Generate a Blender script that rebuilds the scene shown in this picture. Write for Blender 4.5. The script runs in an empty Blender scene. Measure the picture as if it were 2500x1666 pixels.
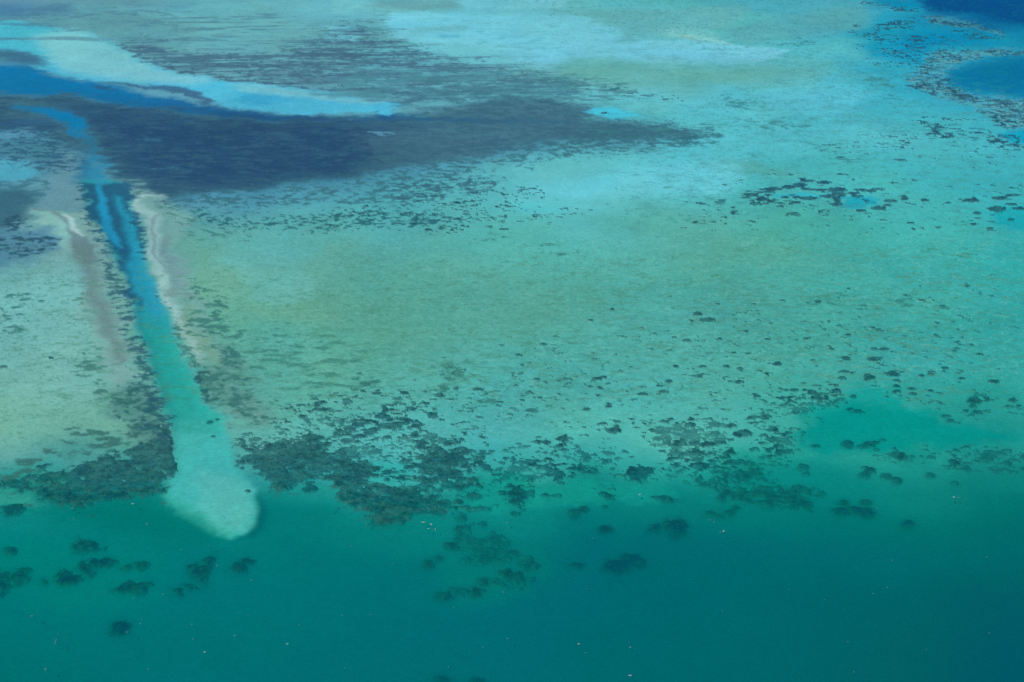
import bpy, math, numpy as np
from mathutils import Vector
R = math.radians
sc = bpy.context.scene
COL = sc.collection

# ------------------------------------------------------------------ camera
H = 400.0                      # flying height above the water
PITCH = R(24.0)                # below the horizon
F = 3434.0                     # focal length in photo pixels (2500 wide)
CU, CV = 1250.0, 833.0
cam = bpy.data.cameras.new('camera'); camo = bpy.data.objects.new('camera', cam); COL.objects.link(camo)
camo.location = (0, 0, H); camo.rotation_euler = (R(90) - PITCH, 0, 0)
cam.sensor_width = 36.0; cam.lens = 36.0 * F / 2500.0
cam.clip_start = 1.0; cam.clip_end = 60000.0
sc.camera = camo

# ------------------------------------------------------------------ sky, sun, exposure
SUN_EL, SUN_AZ = R(52), R(215)           # azimuth of the sun, clockwise from +Y
w = bpy.data.worlds.new('World'); sc.world = w; w.use_nodes = True
nt = w.node_tree; bg = nt.nodes['Background']
sky = nt.nodes.new('ShaderNodeTexSky'); sky.sky_type = 'NISHITA'; sky.sun_disc = False
sky.sun_elevation = SUN_EL; sky.sun_rotation = SUN_AZ; sky.altitude = 400
nt.links.new(sky.outputs[0], bg.inputs['Color']); bg.inputs['Strength'].default_value = 0.08
sl = bpy.data.lights.new('sun', 'SUN'); sl.energy = 3.6; sl.angle = R(0.5); sl.color = (1.0, 0.965, 0.91)
so = bpy.data.objects.new('sun', sl); COL.objects.link(so)
sd = Vector((math.sin(SUN_AZ) * math.cos(SUN_EL), math.cos(SUN_AZ) * math.cos(SUN_EL), math.sin(SUN_EL)))
so.rotation_euler = sd.to_track_quat('Z', 'Y').to_euler(); so.location = (0, 0, 900)
vs = sc.view_settings
vs.view_transform = 'Standard'; vs.look = 'None'; vs.exposure = 0.0; vs.gamma = 1.0; vs.use_curve_mapping = False
sc.cycles.use_denoising = False; sc.cycles.volume_bounces = 0; sc.cycles.max_bounces = 6; sc.cycles.transparent_max_bounces = 12

# ------------------------------------------------------------------ the optics of the water (per metre, rgb)
ABS_NEAR = np.array([0.300, 0.032, 0.026]); SCA_NEAR = np.array([0.0006, 0.033, 0.045])
ABS_FAR = np.array([0.260, 0.060, 0.010]); SCA_FAR = np.array([0.003, 0.022, 0.050])
Y_NEAR, Y_FAR = 850.0, 1500.0
E_SUN = 3.6 * math.sin(SUN_EL) * np.array([1.0, 0.965, 0.91])     # on a flat surface
E_SKY = np.array([0.18, 0.28, 0.46]) * math.pi * 0.72
CAL_B = np.array([1.0, 1.0, 1.0])

# ------------------------------------------------------------------ small numpy toolbox
def hash2(ix, iy, seed):
    h = (ix.astype(np.int64) * 374761393 + iy.astype(np.int64) * 668265263 + seed * 974634777) & 0xffffffff
    h = ((h ^ (h >> 13)) * 1274126177) & 0xffffffff
    h = ((h ^ (h >> 16)) * 2246822519) & 0xffffffff
    return ((h ^ (h >> 15)) & 0xffffff) / float(0xffffff)
def noise(x, y, seed):
    ix = np.floor(x); iy = np.floor(y); fx = x - ix; fy = y - iy
    fx = fx * fx * fx * (fx * (fx * 6 - 15) + 10); fy = fy * fy * fy * (fy * (fy * 6 - 15) + 10)
    a = hash2(ix, iy, seed); b = hash2(ix + 1, iy, seed); c = hash2(ix, iy + 1, seed); d = hash2(ix + 1, iy + 1, seed)
    return a + (b - a) * fx + (c - a) * fy + (a - b - c + d) * fx * fy
def fbm(x, y, seed, octv=4, gain=0.5):
    s = 0; amp = 1; tot = 0
    for k in range(octv):
        cs, sn = math.cos(0.7 * k + 0.4), math.sin(0.7 * k + 0.4); f = 2.03 ** k
        s = s + amp * noise((x * cs - y * sn) * f + 17.3 * k, (x * sn + y * cs) * f - 9.1 * k, seed + k); tot += amp; amp *= gain
    return s / tot                                     # about 0.5, spread about 0.13
def sstep(a, b, x):
    t = np.clip((x - a) / (b - a), 0, 1); return t * t * (3 - 2 * t)
def lin(c):
    c = np.asarray(c, float) / 255.0
    return np.where(c <= 0.04045, c / 12.92, ((c + 0.055) / 1.055) ** 2.4)

# ------------------------------------------------------------------ the grid of ground points (finer near, coarser far)
STEP = 2.2
us = np.arange(-210, 2711, STEP); vsr = np.arange(-120, 1811, STEP)
ext = np.array([30, 90, 200, 420, 900, 1900, 4000, 8000.0])
us = np.concatenate([(us[0] - ext)[::-1], us, us[-1] + ext])
vtop = np.array([-560, -500, -430, -350, -270, -210, -165, -140.0])
vbot = vsr[-1] + np.array([30, 90, 200, 420, 900, 1900, 4000.0])
vsr = np.concatenate([vtop, vsr, vbot])
NU, NV = len(us), len(vsr)
U, V = np.meshgrid(us, vsr)
SX = (U - CU) / F; SY = (V - CV) / F
den = math.sin(PITCH) + SY * math.cos(PITCH)
PXu = SX / den                                          # x, y of the ray where it has fallen one metre
PYu = (math.cos(PITCH) - SY * math.sin(PITCH)) / den
GX, GY = PXu * H, PYu * H                               # where it meets the water plane
SINB = 1.0 / np.sqrt(1 + PXu ** 2 + PYu ** 2)
Uc = np.clip(U, -230, 2730); Vc = np.clip(V, -180, 1830)

def A(i, pts):
    """points read in the i-th enlarged sixth / ninth of the photograph -> photo pixels"""
    x0, y0 = [(0, 0), (830, 0), (1660, 0), (0, 550), (830, 550), (1660, 550), (0, 1106), (830, 1106), (1660, 1106)][i - 1]
    return [(x0 + p[0] / 2.8, y0 + p[1] / 2.8) for p in pts]

RS = 4.0; RU0, RV0, RUN, RVN = -300, -240, 780, 540
rU, rV = np.meshgrid(RU0 + RS * np.arange(RUN), RV0 + RS * np.arange(RVN))
def seg_dist(px, py, a, b):
    ax, ay, bx, by = a[0], a[1] * 2, b[0], b[1] * 2
    dx, dy = bx - ax, by - ay; L = dx * dx + dy * dy + 1e-9
    t = np.clip(((px - ax) * dx + (py - ay) * dy) / L, 0, 1)
    return np.hypot(px - ax - t * dx, py - ay - t * dy), t
def raster(pts, pad, closed=True, widths=None):
    """signed distance (inside positive) on the raster, vertical distances counted double"""
    P = np.array(pts, float); mw = pad + (max(widths) if widths is not None else 0)
    c0 = int(max(0, (P[:, 0].min() - mw - RU0) // RS)); c1 = int(min(RUN, (P[:, 0].max() + mw - RU0) // RS + 2))
    r0 = int(max(0, (P[:, 1].min() - mw / 2 - RV0) // RS)); r1 = int(min(RVN, (P[:, 1].max() + mw / 2 - RV0) // RS + 2))
    out = np.full((RVN, RUN), -1e4)
    if c1 <= c0 or r1 <= r0: return out
    x = rU[r0:r1, c0:c1]; y = rV[r0:r1, c0:c1] * 2
    if closed:
        d = np.full(x.shape, 1e9); ins = np.zeros(x.shape, bool)
        n = len(pts)
        for k in range(n):
            a, b = pts[k], pts[(k + 1) % n]
            d = np.minimum(d, seg_dist(x, y, a, b)[0])
            ay, by = a[1] * 2, b[1] * 2
            if ay != by:
                cond = ((ay > y) != (by > y)) & (x < (b[0] - a[0]) * (y - ay) / (by - ay) + a[0]); ins ^= cond
        s = np.where(ins, d, -d)
    else:
        s = np.full(x.shape, -1e4)
        for k in range(len(pts) - 1):
            dd, t = seg_dist(x, y, pts[k], pts[k + 1])
            wd = widths[k] + (widths[k + 1] - widths[k]) * t
            s = np.maximum(s, wd - dd)
    out[r0:r1, c0:c1] = s
    return out
def sample(img, u, v):
    x = np.clip((u - RU0) / RS, 0, RUN - 1.001); y = np.clip((v - RV0) / RS, 0, RVN - 1.001)
    ix = x.astype(int); iy = y.astype(int); fx = x - ix; fy = y - iy
    return (img[iy, ix] * (1 - fx) + img[iy, ix + 1] * fx) * (1 - fy) + (img[iy + 1, ix] * (1 - fx) + img[iy + 1, ix + 1] * fx) * fy
# natural wandering of every outline (in ground metres, so it shrinks with distance)
pxm = F * den / H                                       # photo pixels per metre across
w1x = fbm(GX / 60, GY / 60, 11) - .5; w1y = fbm(GX / 60, GY / 60, 31) - .5
w2x = fbm(GX / 13, GY / 13, 51, 4, .6) - .5; w2y = fbm(GX / 13, GY / 13, 71, 4, .6) - .5
def smask(s, soft, warp=1.0, rough=1.0):
    r, c = np.nonzero(s > -soft); out = np.zeros(U.shape)
    if not len(r): return out
    mg = 60 + 75 * warp + 40 * rough
    c0 = np.searchsorted(us, RU0 + c.min() * RS - mg) if c.min() > 2 else 0; c1 = np.searchsorted(us, RU0 + c.max() * RS + mg) if c.max() < RUN - 3 else NU
    r0 = np.searchsorted(vsr, RV0 + r.min() * RS - mg) if r.min() > 2 else 0; r1 = np.searchsorted(vsr, RV0 + r.max() * RS + mg) if r.max() < RVN - 3 else NV
    q = (slice(r0, r1), slice(c0, c1))
    u = Uc[q] + (w1x[q] * 46 * warp + w2x[q] * 22 * rough) * pxm[q]; v = Vc[q] + (w1y[q] * 46 * warp + w2y[q] * 22 * rough) * pxm[q] * SINB[q]
    out[q] = sstep(-soft, soft, sample(s, u, v)); return out
def poly(pts, soft=14, warp=.6, rough=1.0):
    return smask(raster(pts, soft * 2 + 90), soft, warp, rough)
def line(pts, widths, soft=10, warp=.4, rough=1.0):
    if not hasattr(widths, '__len__'): widths = [widths] * len(pts)
    return smask(raster(pts, soft * 2 + 90, False, widths), soft, warp, rough)
def ctrl(table, vrows, ucols):
    """smooth interpolation of a coarse table of values"""
    T = np.array(table, float)
    lw = (fbm(GX / 170, GY / 130, 7, 3) - .5); lv = (fbm(GX / 110, GY / 150, 8, 4) - .5)
    x = np.interp(Uc + lw * 500, ucols, np.arange(len(ucols))); y = np.interp(Vc + lv * np.interp(Vc, [0, 1666], [90, 330]), vrows, np.arange(len(vrows)))
    ix = np.clip(x.astype(int), 0, len(ucols) - 2); iy = np.clip(y.astype(int), 0, len(vrows) - 2)
    fx = x - ix; fy = y - iy; fx = .5 * fx + .5 * fx * fx * (3 - 2 * fx); fy = .6 * fy + .4 * fy * fy * (3 - 2 * fy)
    if T.ndim == 3: fx = fx[..., None]; fy = fy[..., None]
    return (T[iy, ix] * (1 - fx) + T[iy, ix + 1] * fx) * (1 - fy) + (T[iy + 1, ix] * (1 - fx) + T[iy + 1, ix + 1] * fx) * fy

# ------------------------------------------------------------------ the look each stretch of bottom should have, and its depth
UC = [0, 250, 500, 750, 1000, 1250, 1500, 1750, 2000, 2250, 2500]
VR = [0, 150, 300, 450, 600, 750, 900, 1040, 1130, 1230, 1370, 1500, 1666]
CT = [
 [(92,140,162),(95,155,168),(98,172,180),(102,182,195),(100,180,190),(104,188,202),(92,182,188),(84,178,180),(72,165,182),(30,150,185),(12,85,140)],
 [(70,140,165),(90,165,175),(95,165,172),(92,160,170),(98,184,190),(104,192,202),(104,190,200),(88,184,190),(76,180,188),(45,165,185),(20,150,180)],
 [(60,120,150),(60,120,150),(70,140,160),(85,165,170),(85,168,170),(86,172,168),(84,180,172),(80,185,186),(82,190,192),(66,178,182),(60,172,178)],
 [(75,145,160),(80,145,155),(75,155,165),(78,165,170),(76,172,175),(82,180,178),(92,192,194),(88,194,194),(70,182,176),(68,180,172),(58,176,174)],
 [(90,160,160),(105,165,160),(92,165,152),(84,172,162),(82,172,160),(78,172,158),(80,175,160),(80,168,148),(68,170,152),(62,174,160),(50,172,164)],
 [(104,176,168),(106,172,162),(100,168,140),(88,166,142),(80,160,138),(76,160,142),(74,168,152),(70,168,152),(64,172,158),(60,170,158),(46,164,154)],
 [(104,180,166),(106,172,158),(86,170,150),(82,170,152),(80,168,150),(76,170,154),(76,174,160),(72,170,156),(64,168,154),(55,165,154),(46,160,150)],
 [(102,176,152),(100,170,148),(86,160,145),(80,176,164),(76,178,168),(72,174,164),(74,178,164),(72,172,158),(52,164,150),(36,154,146),(36,150,144)],
 [(90,162,148),(60,146,138),(50,146,138),(40,146,140),(54,164,154),(50,160,150),(48,158,150),(34,150,142),(10,136,130),(8,130,126),(12,126,122)],
 [(20,134,128),(4,124,120),(4,122,120),(4,119,119),(8,128,124),(10,128,126),(8,124,122),(8,122,120),(4,118,117),(2,115,115),(2,112,112)],
 [(2,124,124),(1,119,120),(0,113,117),(0,110,116),(2,112,115),(2,110,114),(0,106,114),(0,106,113),(0,106,113),(0,105,112),(0,103,109)],
 [(0,117,119),(0,113,116),(0,111,115),(0,109,116),(0,107,115),(0,105,115),(0,104,113),(0,103,111),(0,101,109),(0,98,106),(0,95,102)],
 [(0,109,111),(0,110,114),(0,110,117),(0,108,116),(0,106,114),(0,105,114),(0,103,112),(0,102,111),(0,100,109),(0,97,105),(0,91,98)]]
DT = [
 [.9,.9,.8,.8,.7,.7,.8,.8,1.2,2.2,5.0],
 [1.2,1.0,1.0,.9,.7,.7,.7,.8,1.0,1.6,2.4],
 [2.0,2.0,1.6,1.1,1.1,1.0,.9,.9,.9,1.1,1.3],
 [1.3,1.3,1.2,1.1,1.0,.9,.8,.8,1.0,1.1,1.3],
 [1.0,.9,1.0,1.1,1.1,1.1,1.1,1.1,1.3,1.4,1.6],
 [.8,.8,.9,1.1,1.2,1.3,1.3,1.4,1.5,1.6,2.0],
 [.8,.8,1.1,1.3,1.3,1.4,1.4,1.5,1.6,1.9,2.2],
 [.9,.9,1.2,1.4,1.5,1.6,1.6,1.7,2.4,3.6,3.6],
 [1.1,1.4,1.8,2.0,2.2,2.4,2.4,2.8,5.2,5.4,5.2],
 [3.8,4.8,5.4,5.6,5.0,5.2,5.6,6.0,7.0,8.0,8.6],
 [5.6,6.2,6.6,7.0,7.0,7.2,7.6,8.0,8.4,8.8,9.4],
 [6.8,7.4,7.8,8.0,8.0,8.2,8.6,9.0,9.4,9.8,10.6],
 [7.4,7.8,8.0,8.2,8.4,8.6,9.0,9.4,9.8,10.4,11.4]]
for i_, (dg, db) in {8: (1, 3), 9: (2, 5), 10: (3, 8), 11: (3, 8), 12: (3, 7)}.items():
    CT[i_] = [(a_, b_ + dg, c_ + db) for a_, b_, c_ in CT[i_]]
C = lin(ctrl(CT, VR, UC)); D = ctrl(DT, VR, UC)
def over(m, col, depth=None, k=1.0):
    global C, D
    m = m * k
    q = win(m); mm = m[q]
    C[q] = C[q] * (1 - mm[..., None]) + lin(col) * mm[..., None]
    if depth is not None: D[q] = D[q] * (1 - mm) + depth * mm
def win(m):
    r = np.nonzero(m.max(1) > 0)[0]; c = np.nonzero(m.max(0) > 0)[0]
    return (slice(r[0], r[-1] + 1), slice(c[0], c[-1] + 1)) if len(r) else (slice(0, 1), slice(0, 1))
def over2(m, c0, c1, u0, u1, depth=None, k=1.0, axis='u'):
    """colour running from c0 at u0 to c1 at u1"""
    global C, D
    t = sstep(u0, u1, Uc if axis == 'u' else Vc)[..., None]; m = m * k
    cc = lin(c0) * (1 - t) + lin(c1) * t
    C = C * (1 - m[..., None]) + cc * m[..., None]
    if depth is not None: D = D * (1 - m) + depth * m

m_bar = poly(A(1, [(-300,170),(100,140),(350,190),(640,235),(830,320),(930,380),(1050,450),(1230,500),(1400,522),(1560,560),(1800,577),(2000,602),(2230,628),(2352,640)]) + A(2, [(150,684),(370,700),(430,730),(320,740),(390,765),(365,795),(200,775),(0,775)]) + A(1, [(2100,780),(1850,765),(1600,740),(1480,700),(1380,655),(1200,600),(1000,592),(800,575),(640,560),(480,530),(330,490),(180,450),(330,430),(230,380),(100,350),(-300,330)]), 9, .3)
# --- top left: grey shallows, streaky grass beds
over(poly(A(1, [(-300,30),(480,36),(500,88),(130,122),(-300,135)]), 26), (70,122,154), 1.3, .9)
over(poly(A(1, [(850,15),(1300,30),(1250,60),(900,50)]), 30), (80,134,156), 1.2, .6)
over(poly(A(1, [(200,110),(900,90),(1300,150),(1400,300),(1000,330),(820,300),(600,210),(300,160)]), 26), (90,152,160), None, .8)
streak = poly(A(1, [(800,290),(1000,250),(1200,330),(1500,360),(1900,330),(2100,230),(2300,120)]) + A(2, [(340,110),(350,190),(520,300),(760,370),(1120,420),(1400,500),(1650,560),(1500,640),(1100,650),(900,690),(400,700),(0,660)]) + A(1, [(2000,600),(1760,575),(1500,540),(1230,500),(1050,440),(930,380)]), 60, .9)
faint = poly(A(1, [(1100,100),(1900,100),(2250,200),(2100,330),(1500,360),(1200,330)]), 30)
# pale patches at the top
over(poly(A(2, [(-60,-100),(190,0),(100,90),(-60,100)]), 10), (104,184,192), .7)
over(poly(A(2, [(-90,180),(90,185),(130,280),(0,312),(-60,290)]), 8), (108,190,202), .7)
over(poly(A(2, [(200,5),(850,0),(760,70),(450,85),(200,55)]), 14), (98,162,168), .8, .85)
over(poly(A(2, [(850,-60),(1600,-60),(1500,55),(1000,80),(830,60)]), 12), (108,192,205), .7)
over(poly(A(2, [(330,100),(560,84),(800,90),(1200,104),(1650,108),(1750,150),(1950,205),(1880,280),(2352,268)]) + A(3, [(160,260),(330,292),(740,330),(560,420),(300,432),(0,430)]) + A(2, [(1880,412),(1560,388),(1450,478),(1350,482),(1250,445),(1180,360),(950,300),(550,300),(380,262),(320,180)]), 12), (110,198,214), .6)
over(poly(A(2, [(540,180),(800,170),(930,200),(700,215),(480,230)]), 14), (104,178,184), None, .6)
over(poly(A(2, [(690,232),(800,232),(800,248),(700,248)]), 6), (70,165,195), 1.1, .8)
over(poly(A(2, [(1450,80),(2352,60)]) + A(3, [(500,40),(300,200)]) + A(2, [(2100,240),(1900,282),(1960,205),(1760,150),(1660,110)]), 18), (98,174,176), None, .75)
over(poly(A(3, [(320,190),(700,110),(1250,20),(1300,100),(1250,200),(900,250),(500,300),(330,280)]), 24), (84,164,172), None, .8)
over(poly(A(2, [(1290,500),(1420,480),(1560,395),(1880,410),(2352,440)]) + A(3, [(450,430),(960,450),(850,560),(330,578),(0,640)]) + A(2, [(2000,620),(1500,560),(1100,540)]), 44, 1.2), (92,170,158), None, .8)
over(poly(A(3, [(-160,215),(0,185),(120,205),(260,250),(340,300),(200,290),(60,262),(-80,250)]), 16, .3), (116,194,196), .5, .7)
over(line(A(3, [(-60,240),(60,247),(180,264),(330,300)]), [3, 5, 4, 2], 6, .1, .3), (136,200,196), .4, .8)
over(line(A(3, [(-20,255),(60,262),(150,285)]), [3, 5, 3], 4, .1, .3), (112,166,158), .6, .8)
over(poly(A(3, [(540,600),(850,570),(1250,640),(1200,760),(600,720)]), 30), (86,192,200), .8, .6)
over(poly(A(3, [(250,1100),(500,1090),(850,1180),(760,1230),(450,1200)]), 24), (82,172,158), None, .7)
over(poly(A(2, [(1850,1180),(2352,1120)]) + A(3, [(500,1080),(350,1300),(0,1340)]) + A(2, [(1700,1320),(1780,1240)]), 30), (96,196,198), .8, .7)
over(poly(A(2, [(1150,1400),(1600,1380),(1560,1470),(1250,1470)]), 20), (78,186,184), 1., .6)

# --- the long sand bar and the blue gully below it
over2(poly(A(1, [(-400,420),(0,450),(200,455),(400,540),(650,572),(850,600),(1000,650),(1200,680),(1500,730),(1850,775),(2352,800)]) + A(2, [(420,780),(400,860),(0,850)]) + A(1, [(1900,835),(1300,780),(900,730),(700,695),(500,660),(150,650),(-400,600)]), 16, .5), (20,118,168), (34,94,142), 150, 650, 3.0)
MEAD = poly(A(1, [(-300,620),(150,640),(500,650),(700,690),(1300,770),(1900,830),(2352,800)]) + A(2, [(400,800),(700,755),(900,700),(1100,655),(1550,680),(1780,740),(1720,800),(1850,815),(1990,825),(2352,870),(2500,905),(2352,925),(2200,955),(1700,970),(1400,985),(1100,1060),(900,1100),(700,1160),(500,1150),(250,1200),(0,1240)]) + A(1, [(2000,1240),(1700,1295),(1400,1335),(1100,1370),(980,1335),(880,1250),(750,1120),(-300,740)]), 46, .8)
over(smask(raster(A(2, [(-200,1000),(2000,900),(2352,930),(2000,1010),(1500,1030),(1100,1130),(800,1230),(400,1270),(0,1330)]) + A(1, [(2000,1330),(1500,1400),(1100,1390),(900,1300),(1500,1150)]), 250), 70, .8, 1), (66,136,158), 1.2, .75)
over(sstep(.30, 1.0, MEAD), (60,106,124), 1.6, .92)
over(smask(raster(A(2, [(300,780),(1700,720),(2200,900),(1700,960),(1100,1040),(500,1120),(200,1000)]), 200), 70, 1, 1), (66,112,132), 1.4, .6)
gap = poly(A(2, [(1690,765),(1760,735),(1880,745),(2000,765),(2060,790),(1980,815),(1850,820),(1780,800)]), 12, .3)
over(gap, (66,192,204), 1.3, .95)
meadow_s = raster(A(1, [(400,700),(900,740),(1900,840),(2352,820)]) + A(2, [(500,860),(300,960),(120,1120),(0,1200)]) + A(1, [(1900,1220),(1300,1290),(950,1230),(750,1000),(600,840)]), 200)
over(smask(meadow_s, 70, 1, 1), (40,80,114), 2.4, .9)
over(line(A(2, [(300,800),(760,820),(1150,830),(1550,845)]), [14, 8, 6, 3], 10), (34,92,134), 2.6, .8)
over(poly(A(2, [(500,760),(900,710),(1300,680),(1700,720),(1600,790),(900,800)]), 30), (70,118,134), None, .55)
over(poly(A(2, [(60,900),(500,900),(1000,960),(700,1080),(200,1060)]), 34), (66,104,126), 1.5, .55)
over(line(A(2, [(165,895),(220,905),(290,912),(380,917)]), [3,6,8,2], 6, .5, 1.6), (90,160,176), 1., .85)
over(line(A(1, [(945,945),(1000,952),(1085,962)]), [6,8,3], 6, .3, 1.4), (58,124,148), 1.2, .85)
over(line(A(1, [(1060,1166),(1120,1160),(1190,1158),(1240,1156)]), [1,4,6,1], 5, .4, 1.6), (66,134,156), 1.2, .75)
# bar
over(poly(A(1, [(-300,170),(100,140),(350,190),(640,235),(830,320),(930,380),(1050,450),(1230,500),(1400,522),(1560,560),(1800,577),(2000,602),(2230,628),(2352,640)]) + A(2, [(150,684),(370,700),(430,730),(320,740),(390,765),(365,795),(200,775),(0,775)]) + A(1, [(2100,780),(1850,765),(1600,740),(1480,700),(1380,655),(1200,600),(1000,592),(800,575),(640,560),(480,530),(330,490),(180,450),(330,430),(230,380),(100,350),(-300,330)]), 10, .3), (72,180,200), 1.2)
over(poly(A(1, [(230,250),(450,200),(640,240),(830,330),(930,390),(1050,460),(1230,505),(1400,530),(1450,560),(1250,570),(900,550),(640,530),(430,480),(330,400)]), 26, .3), (114,194,200), .6)
over(poly(A(1, [(1560,575),(1800,585),(2000,610),(2250,640)]) + A(2, [(330,705),(200,715)]) + A(1, [(2000,670),(1700,640)]), 12, .3), (106,190,196), .7, .9)
over(poly(A(1, [(1620,640),(1800,640),(1960,680),(1820,720),(1640,700)]), 18, .3), (48,160,192), 1.6, .7)
over(poly(A(1, [(-200,250),(200,258),(480,250),(770,265),(740,282),(500,278),(-200,272)]), 5, .3), (84,138,158), 1.2, .75)
over(poly(A(1, [(-300,340),(80,345),(250,385),(330,445),(150,440),(0,400),(-300,420)]), 20, .5), (56,108,138), 1.5, .85)
over(poly(A(1, [(560,590),(700,590),(820,622),(700,626)]), 6, .3), (40,96,136), 1.8, .9)
over(line(A(1, [(680,566),(850,578),(1000,600),(1150,604),(1280,640),(1440,700)]), [5,6,12,15,18,10], 7), (58,104,138), 1.7, .9)
over(line(A(1, [(130,738),(330,762),(460,790),(530,850),(520,920)]), [8, 16, 24, 30, 20], 16, .3), (16,122,170), 3., .95)
over(line(A(1, [(540,900),(600,960),(620,1080),(600,1220)]), [18, 12, 14, 40], 18), (40,118,152), 2.2, .8)
# far left margin
over(poly(A(1, [(-300,810),(350,810),(420,880),(100,885),(-300,890)]), 14), (50,96,128), 1.6)
over(poly(A(1, [(-300,905),(200,895),(400,905),(300,950),(-300,960)]), 12), (78,146,166), 1.0, .9)
over(poly(A(1, [(-300,975),(300,960),(520,1060),(420,1150),(250,1090),(-300,1070)]), 24), (66,128,146), 1.2)
over(poly(A(1, [(-300,1090),(130,1095),(250,1150),(180,1230),(-300,1240)]), 18), (74,166,182), 1.0)
over(poly(A(1, [(-300,1290),(100,1290),(290,1370),(170,1430),(130,1500),(60,1570)]) + A(4, [(60,60),(-300,60)]), 34), (52,98,120), 1.7, .9)
over(poly(A(4, [(-300,60),(300,20),(460,150),(300,240),(100,280),(-300,360)]), 24), (74,134,154), 1.2, .9)

# --- the dredged channel, its banks, the sand tongue
over(poly(A(1, [(380,1000),(470,1050),(560,1250),(600,1400),(640,1568)]) + A(4, [(720,200),(600,240),(440,120),(440,0)]) + A(1, [(430,1480),(300,1430),(280,1280)]), 22), (90,146,154), 1.0, .85)
over(poly(A(1, [(180,1420),(300,1440),(440,1480),(500,1568)]) + A(4, [(560,120),(500,200),(430,130),(380,40),(290,0)]) + A(1, [(240,1530)]), 14), (118,182,170), .5, .9)
over(poly(A(1, [(440,1470),(600,1450),(650,1568)]) + A(4, [(700,200),(760,400),(820,600),(900,760),(960,900),(970,1080),(850,1100),(720,1000),(640,700),(560,400),(540,150)]), 18), (112,166,156), .7, .85)
over(line(A(1, [(215,1430),(330,1440),(420,1480),(480,1540)]) + A(4, [(500,40),(560,130),(580,240)]), [4,6,7,9,15,22,26], 8, .1, .3), (94,132,136), .8, .85)
over(line(A(1, [(440,1470),(480,1500),(500,1568)]) + A(4, [(520,30),(560,70)]), [5,7,8,8,5], 6, .05, .2), (146,196,188), .2, .9)
over(line(A(4, [(560,150),(590,300),(640,420),(700,560),(740,700),(790,810),(850,930)]), [20,24,24,22,18,18,10], 24, .2, .5), (94,132,130), .8, .85)
over(poly(A(1, [(880,1240),(1000,1290),(1090,1330),(1230,1450),(1280,1568)]) + A(4, [(1280,130),(1240,300),(1300,420),(1380,620),(1500,800),(1520,1000),(1380,960),(1250,740),(1130,560),(1090,380),(1030,200),(980,0)]) + A(1, [(950,1480),(900,1360)]), 22), (108,168,158), .7, .8)
over(poly(A(4, [(1060,40),(1160,130),(1250,330),(1260,430),(1180,480),(1140,320),(1070,200)]), 16), (106,152,150), .8, .8)
over(line(A(1, [(1120,1340),(1000,1330),(915,1390),(960,1440),(1050,1475),(1035,1568)]) + A(4, [(1050,60),(1035,180),(1080,270),(1110,370),(1125,480),(1190,600),(1260,700),(1330,820),(1370,930)]), [5,8,10,14,16,16,15,15,15,15,15,14,14,14,8], 12, .05, .3), (134,188,180), .35, .95)
over(line(A(1, [(1075,1470),(1045,1500),(1030,1568)]) + A(4, [(1040,60),(1052,130),(1042,190),(1100,260),(1135,290)]), [4,5,5,5,5,5,5,3], 5, .05, .2), (104,136,140), .7, .6)
over(line(A(4, [(1240,560),(1300,700),(1380,840),(1450,950)]), [10,16,20,12], 14), (106,162,138), .8, .7)
over(line(A(4, [(1140,440),(1240,480),(1320,500)]), [10,16,10], 14), (98,142,134), .9, .7)
rubble = poly(A(4, [(1320,930),(1420,960),(1500,850),(1600,850),(1700,950),(1770,1150),(1800,1330),(1650,1380),(1480,1270),(1390,1190),(1345,1080)]), 34, .4)
over(rubble, (88,150,138), 1.0, .9)
rubble2 = poly(A(4, [(770,1130),(980,1080),(1110,1150),(1160,1350),(1170,1568),(900,1568),(860,1380),(780,1250)]), 34, .4)
over(rubble2, (74,134,126), 1.0, .9)
# channel floor
ch = A(1, [(560,1230),(780,1230),(880,1260),(900,1400),(920,1568)]) + A(4, [(920,0),(960,200),(1020,330),(1080,480),(1150,600),(1200,750),(1240,900),(1310,1000),(1350,1100),(1400,1200),(1480,1280),(1530,1330),(1560,1450)]) + \
     A(7, [(1560,20),(1650,150),(1715,270),(1745,380),(1732,470),(1680,545),(1575,592),(1450,566),(1300,492),(1200,408),(1110,300),(1180,210),(1200,130),(1165,0)]) + \
     A(4, [(1165,1300),(1120,1150),(1050,1000),(1000,820),(920,700),(900,500),(850,350),(790,250),(690,0)]) + A(1, [(620,1500)])
m_ch = poly(ch, 15, .06, .22)
over2(m_ch, (38,150,158), (54,168,158), 760, 1080, 3.0, 1, 'v')
over(poly(A(4, [(940,700),(1200,740),(1340,1080),(1480,1290),(1180,1330),(1090,1080),(1020,850)]), 30, .3), (36,156,150), 3.4, .8)
over(poly(A(4, [(1180,1420),(1540,1420)]) + A(7, [(1580,60),(1700,260),(1730,400),(1680,530),(1570,580),(1300,470),(1150,300),(1205,120)]), 16, .1, .3), (62,176,164), 1.8, .95)
over(poly(A(7, [(1350,120),(1650,200),(1700,400),(1640,540),(1500,540),(1330,420)]), 34, .1, .4), (84,180,166), 1.5, .7)
over(poly(A(1, [(560,1260),(900,1250),(910,1400),(930,1568)]) + A(4, [(920,0),(905,180),(900,300),(960,420),(1000,560),(960,570),(900,500),(850,350),(780,200),(690,0)]) + A(1, [(620,1500)]), 10, .3), (36,88,124), 2.2, .9)
over(line(A(1, [(680,1270),(700,1400),(730,1568)]) + A(4, [(730,0),(780,100),(810,150)]), [6,10,14,14,10,5], 8, .15, .25), (34,146,178), 2., .9)
over(line(A(1, [(800,1350),(860,1480),(880,1568)]) + A(4, [(880,30),(900,110),(930,180),(920,280),(970,380),(1030,500),(1060,600)]), [6,12,16,12,16,14,24,28,24,16], 14, .15, .25), (36,148,170), 2.4, .9)
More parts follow.
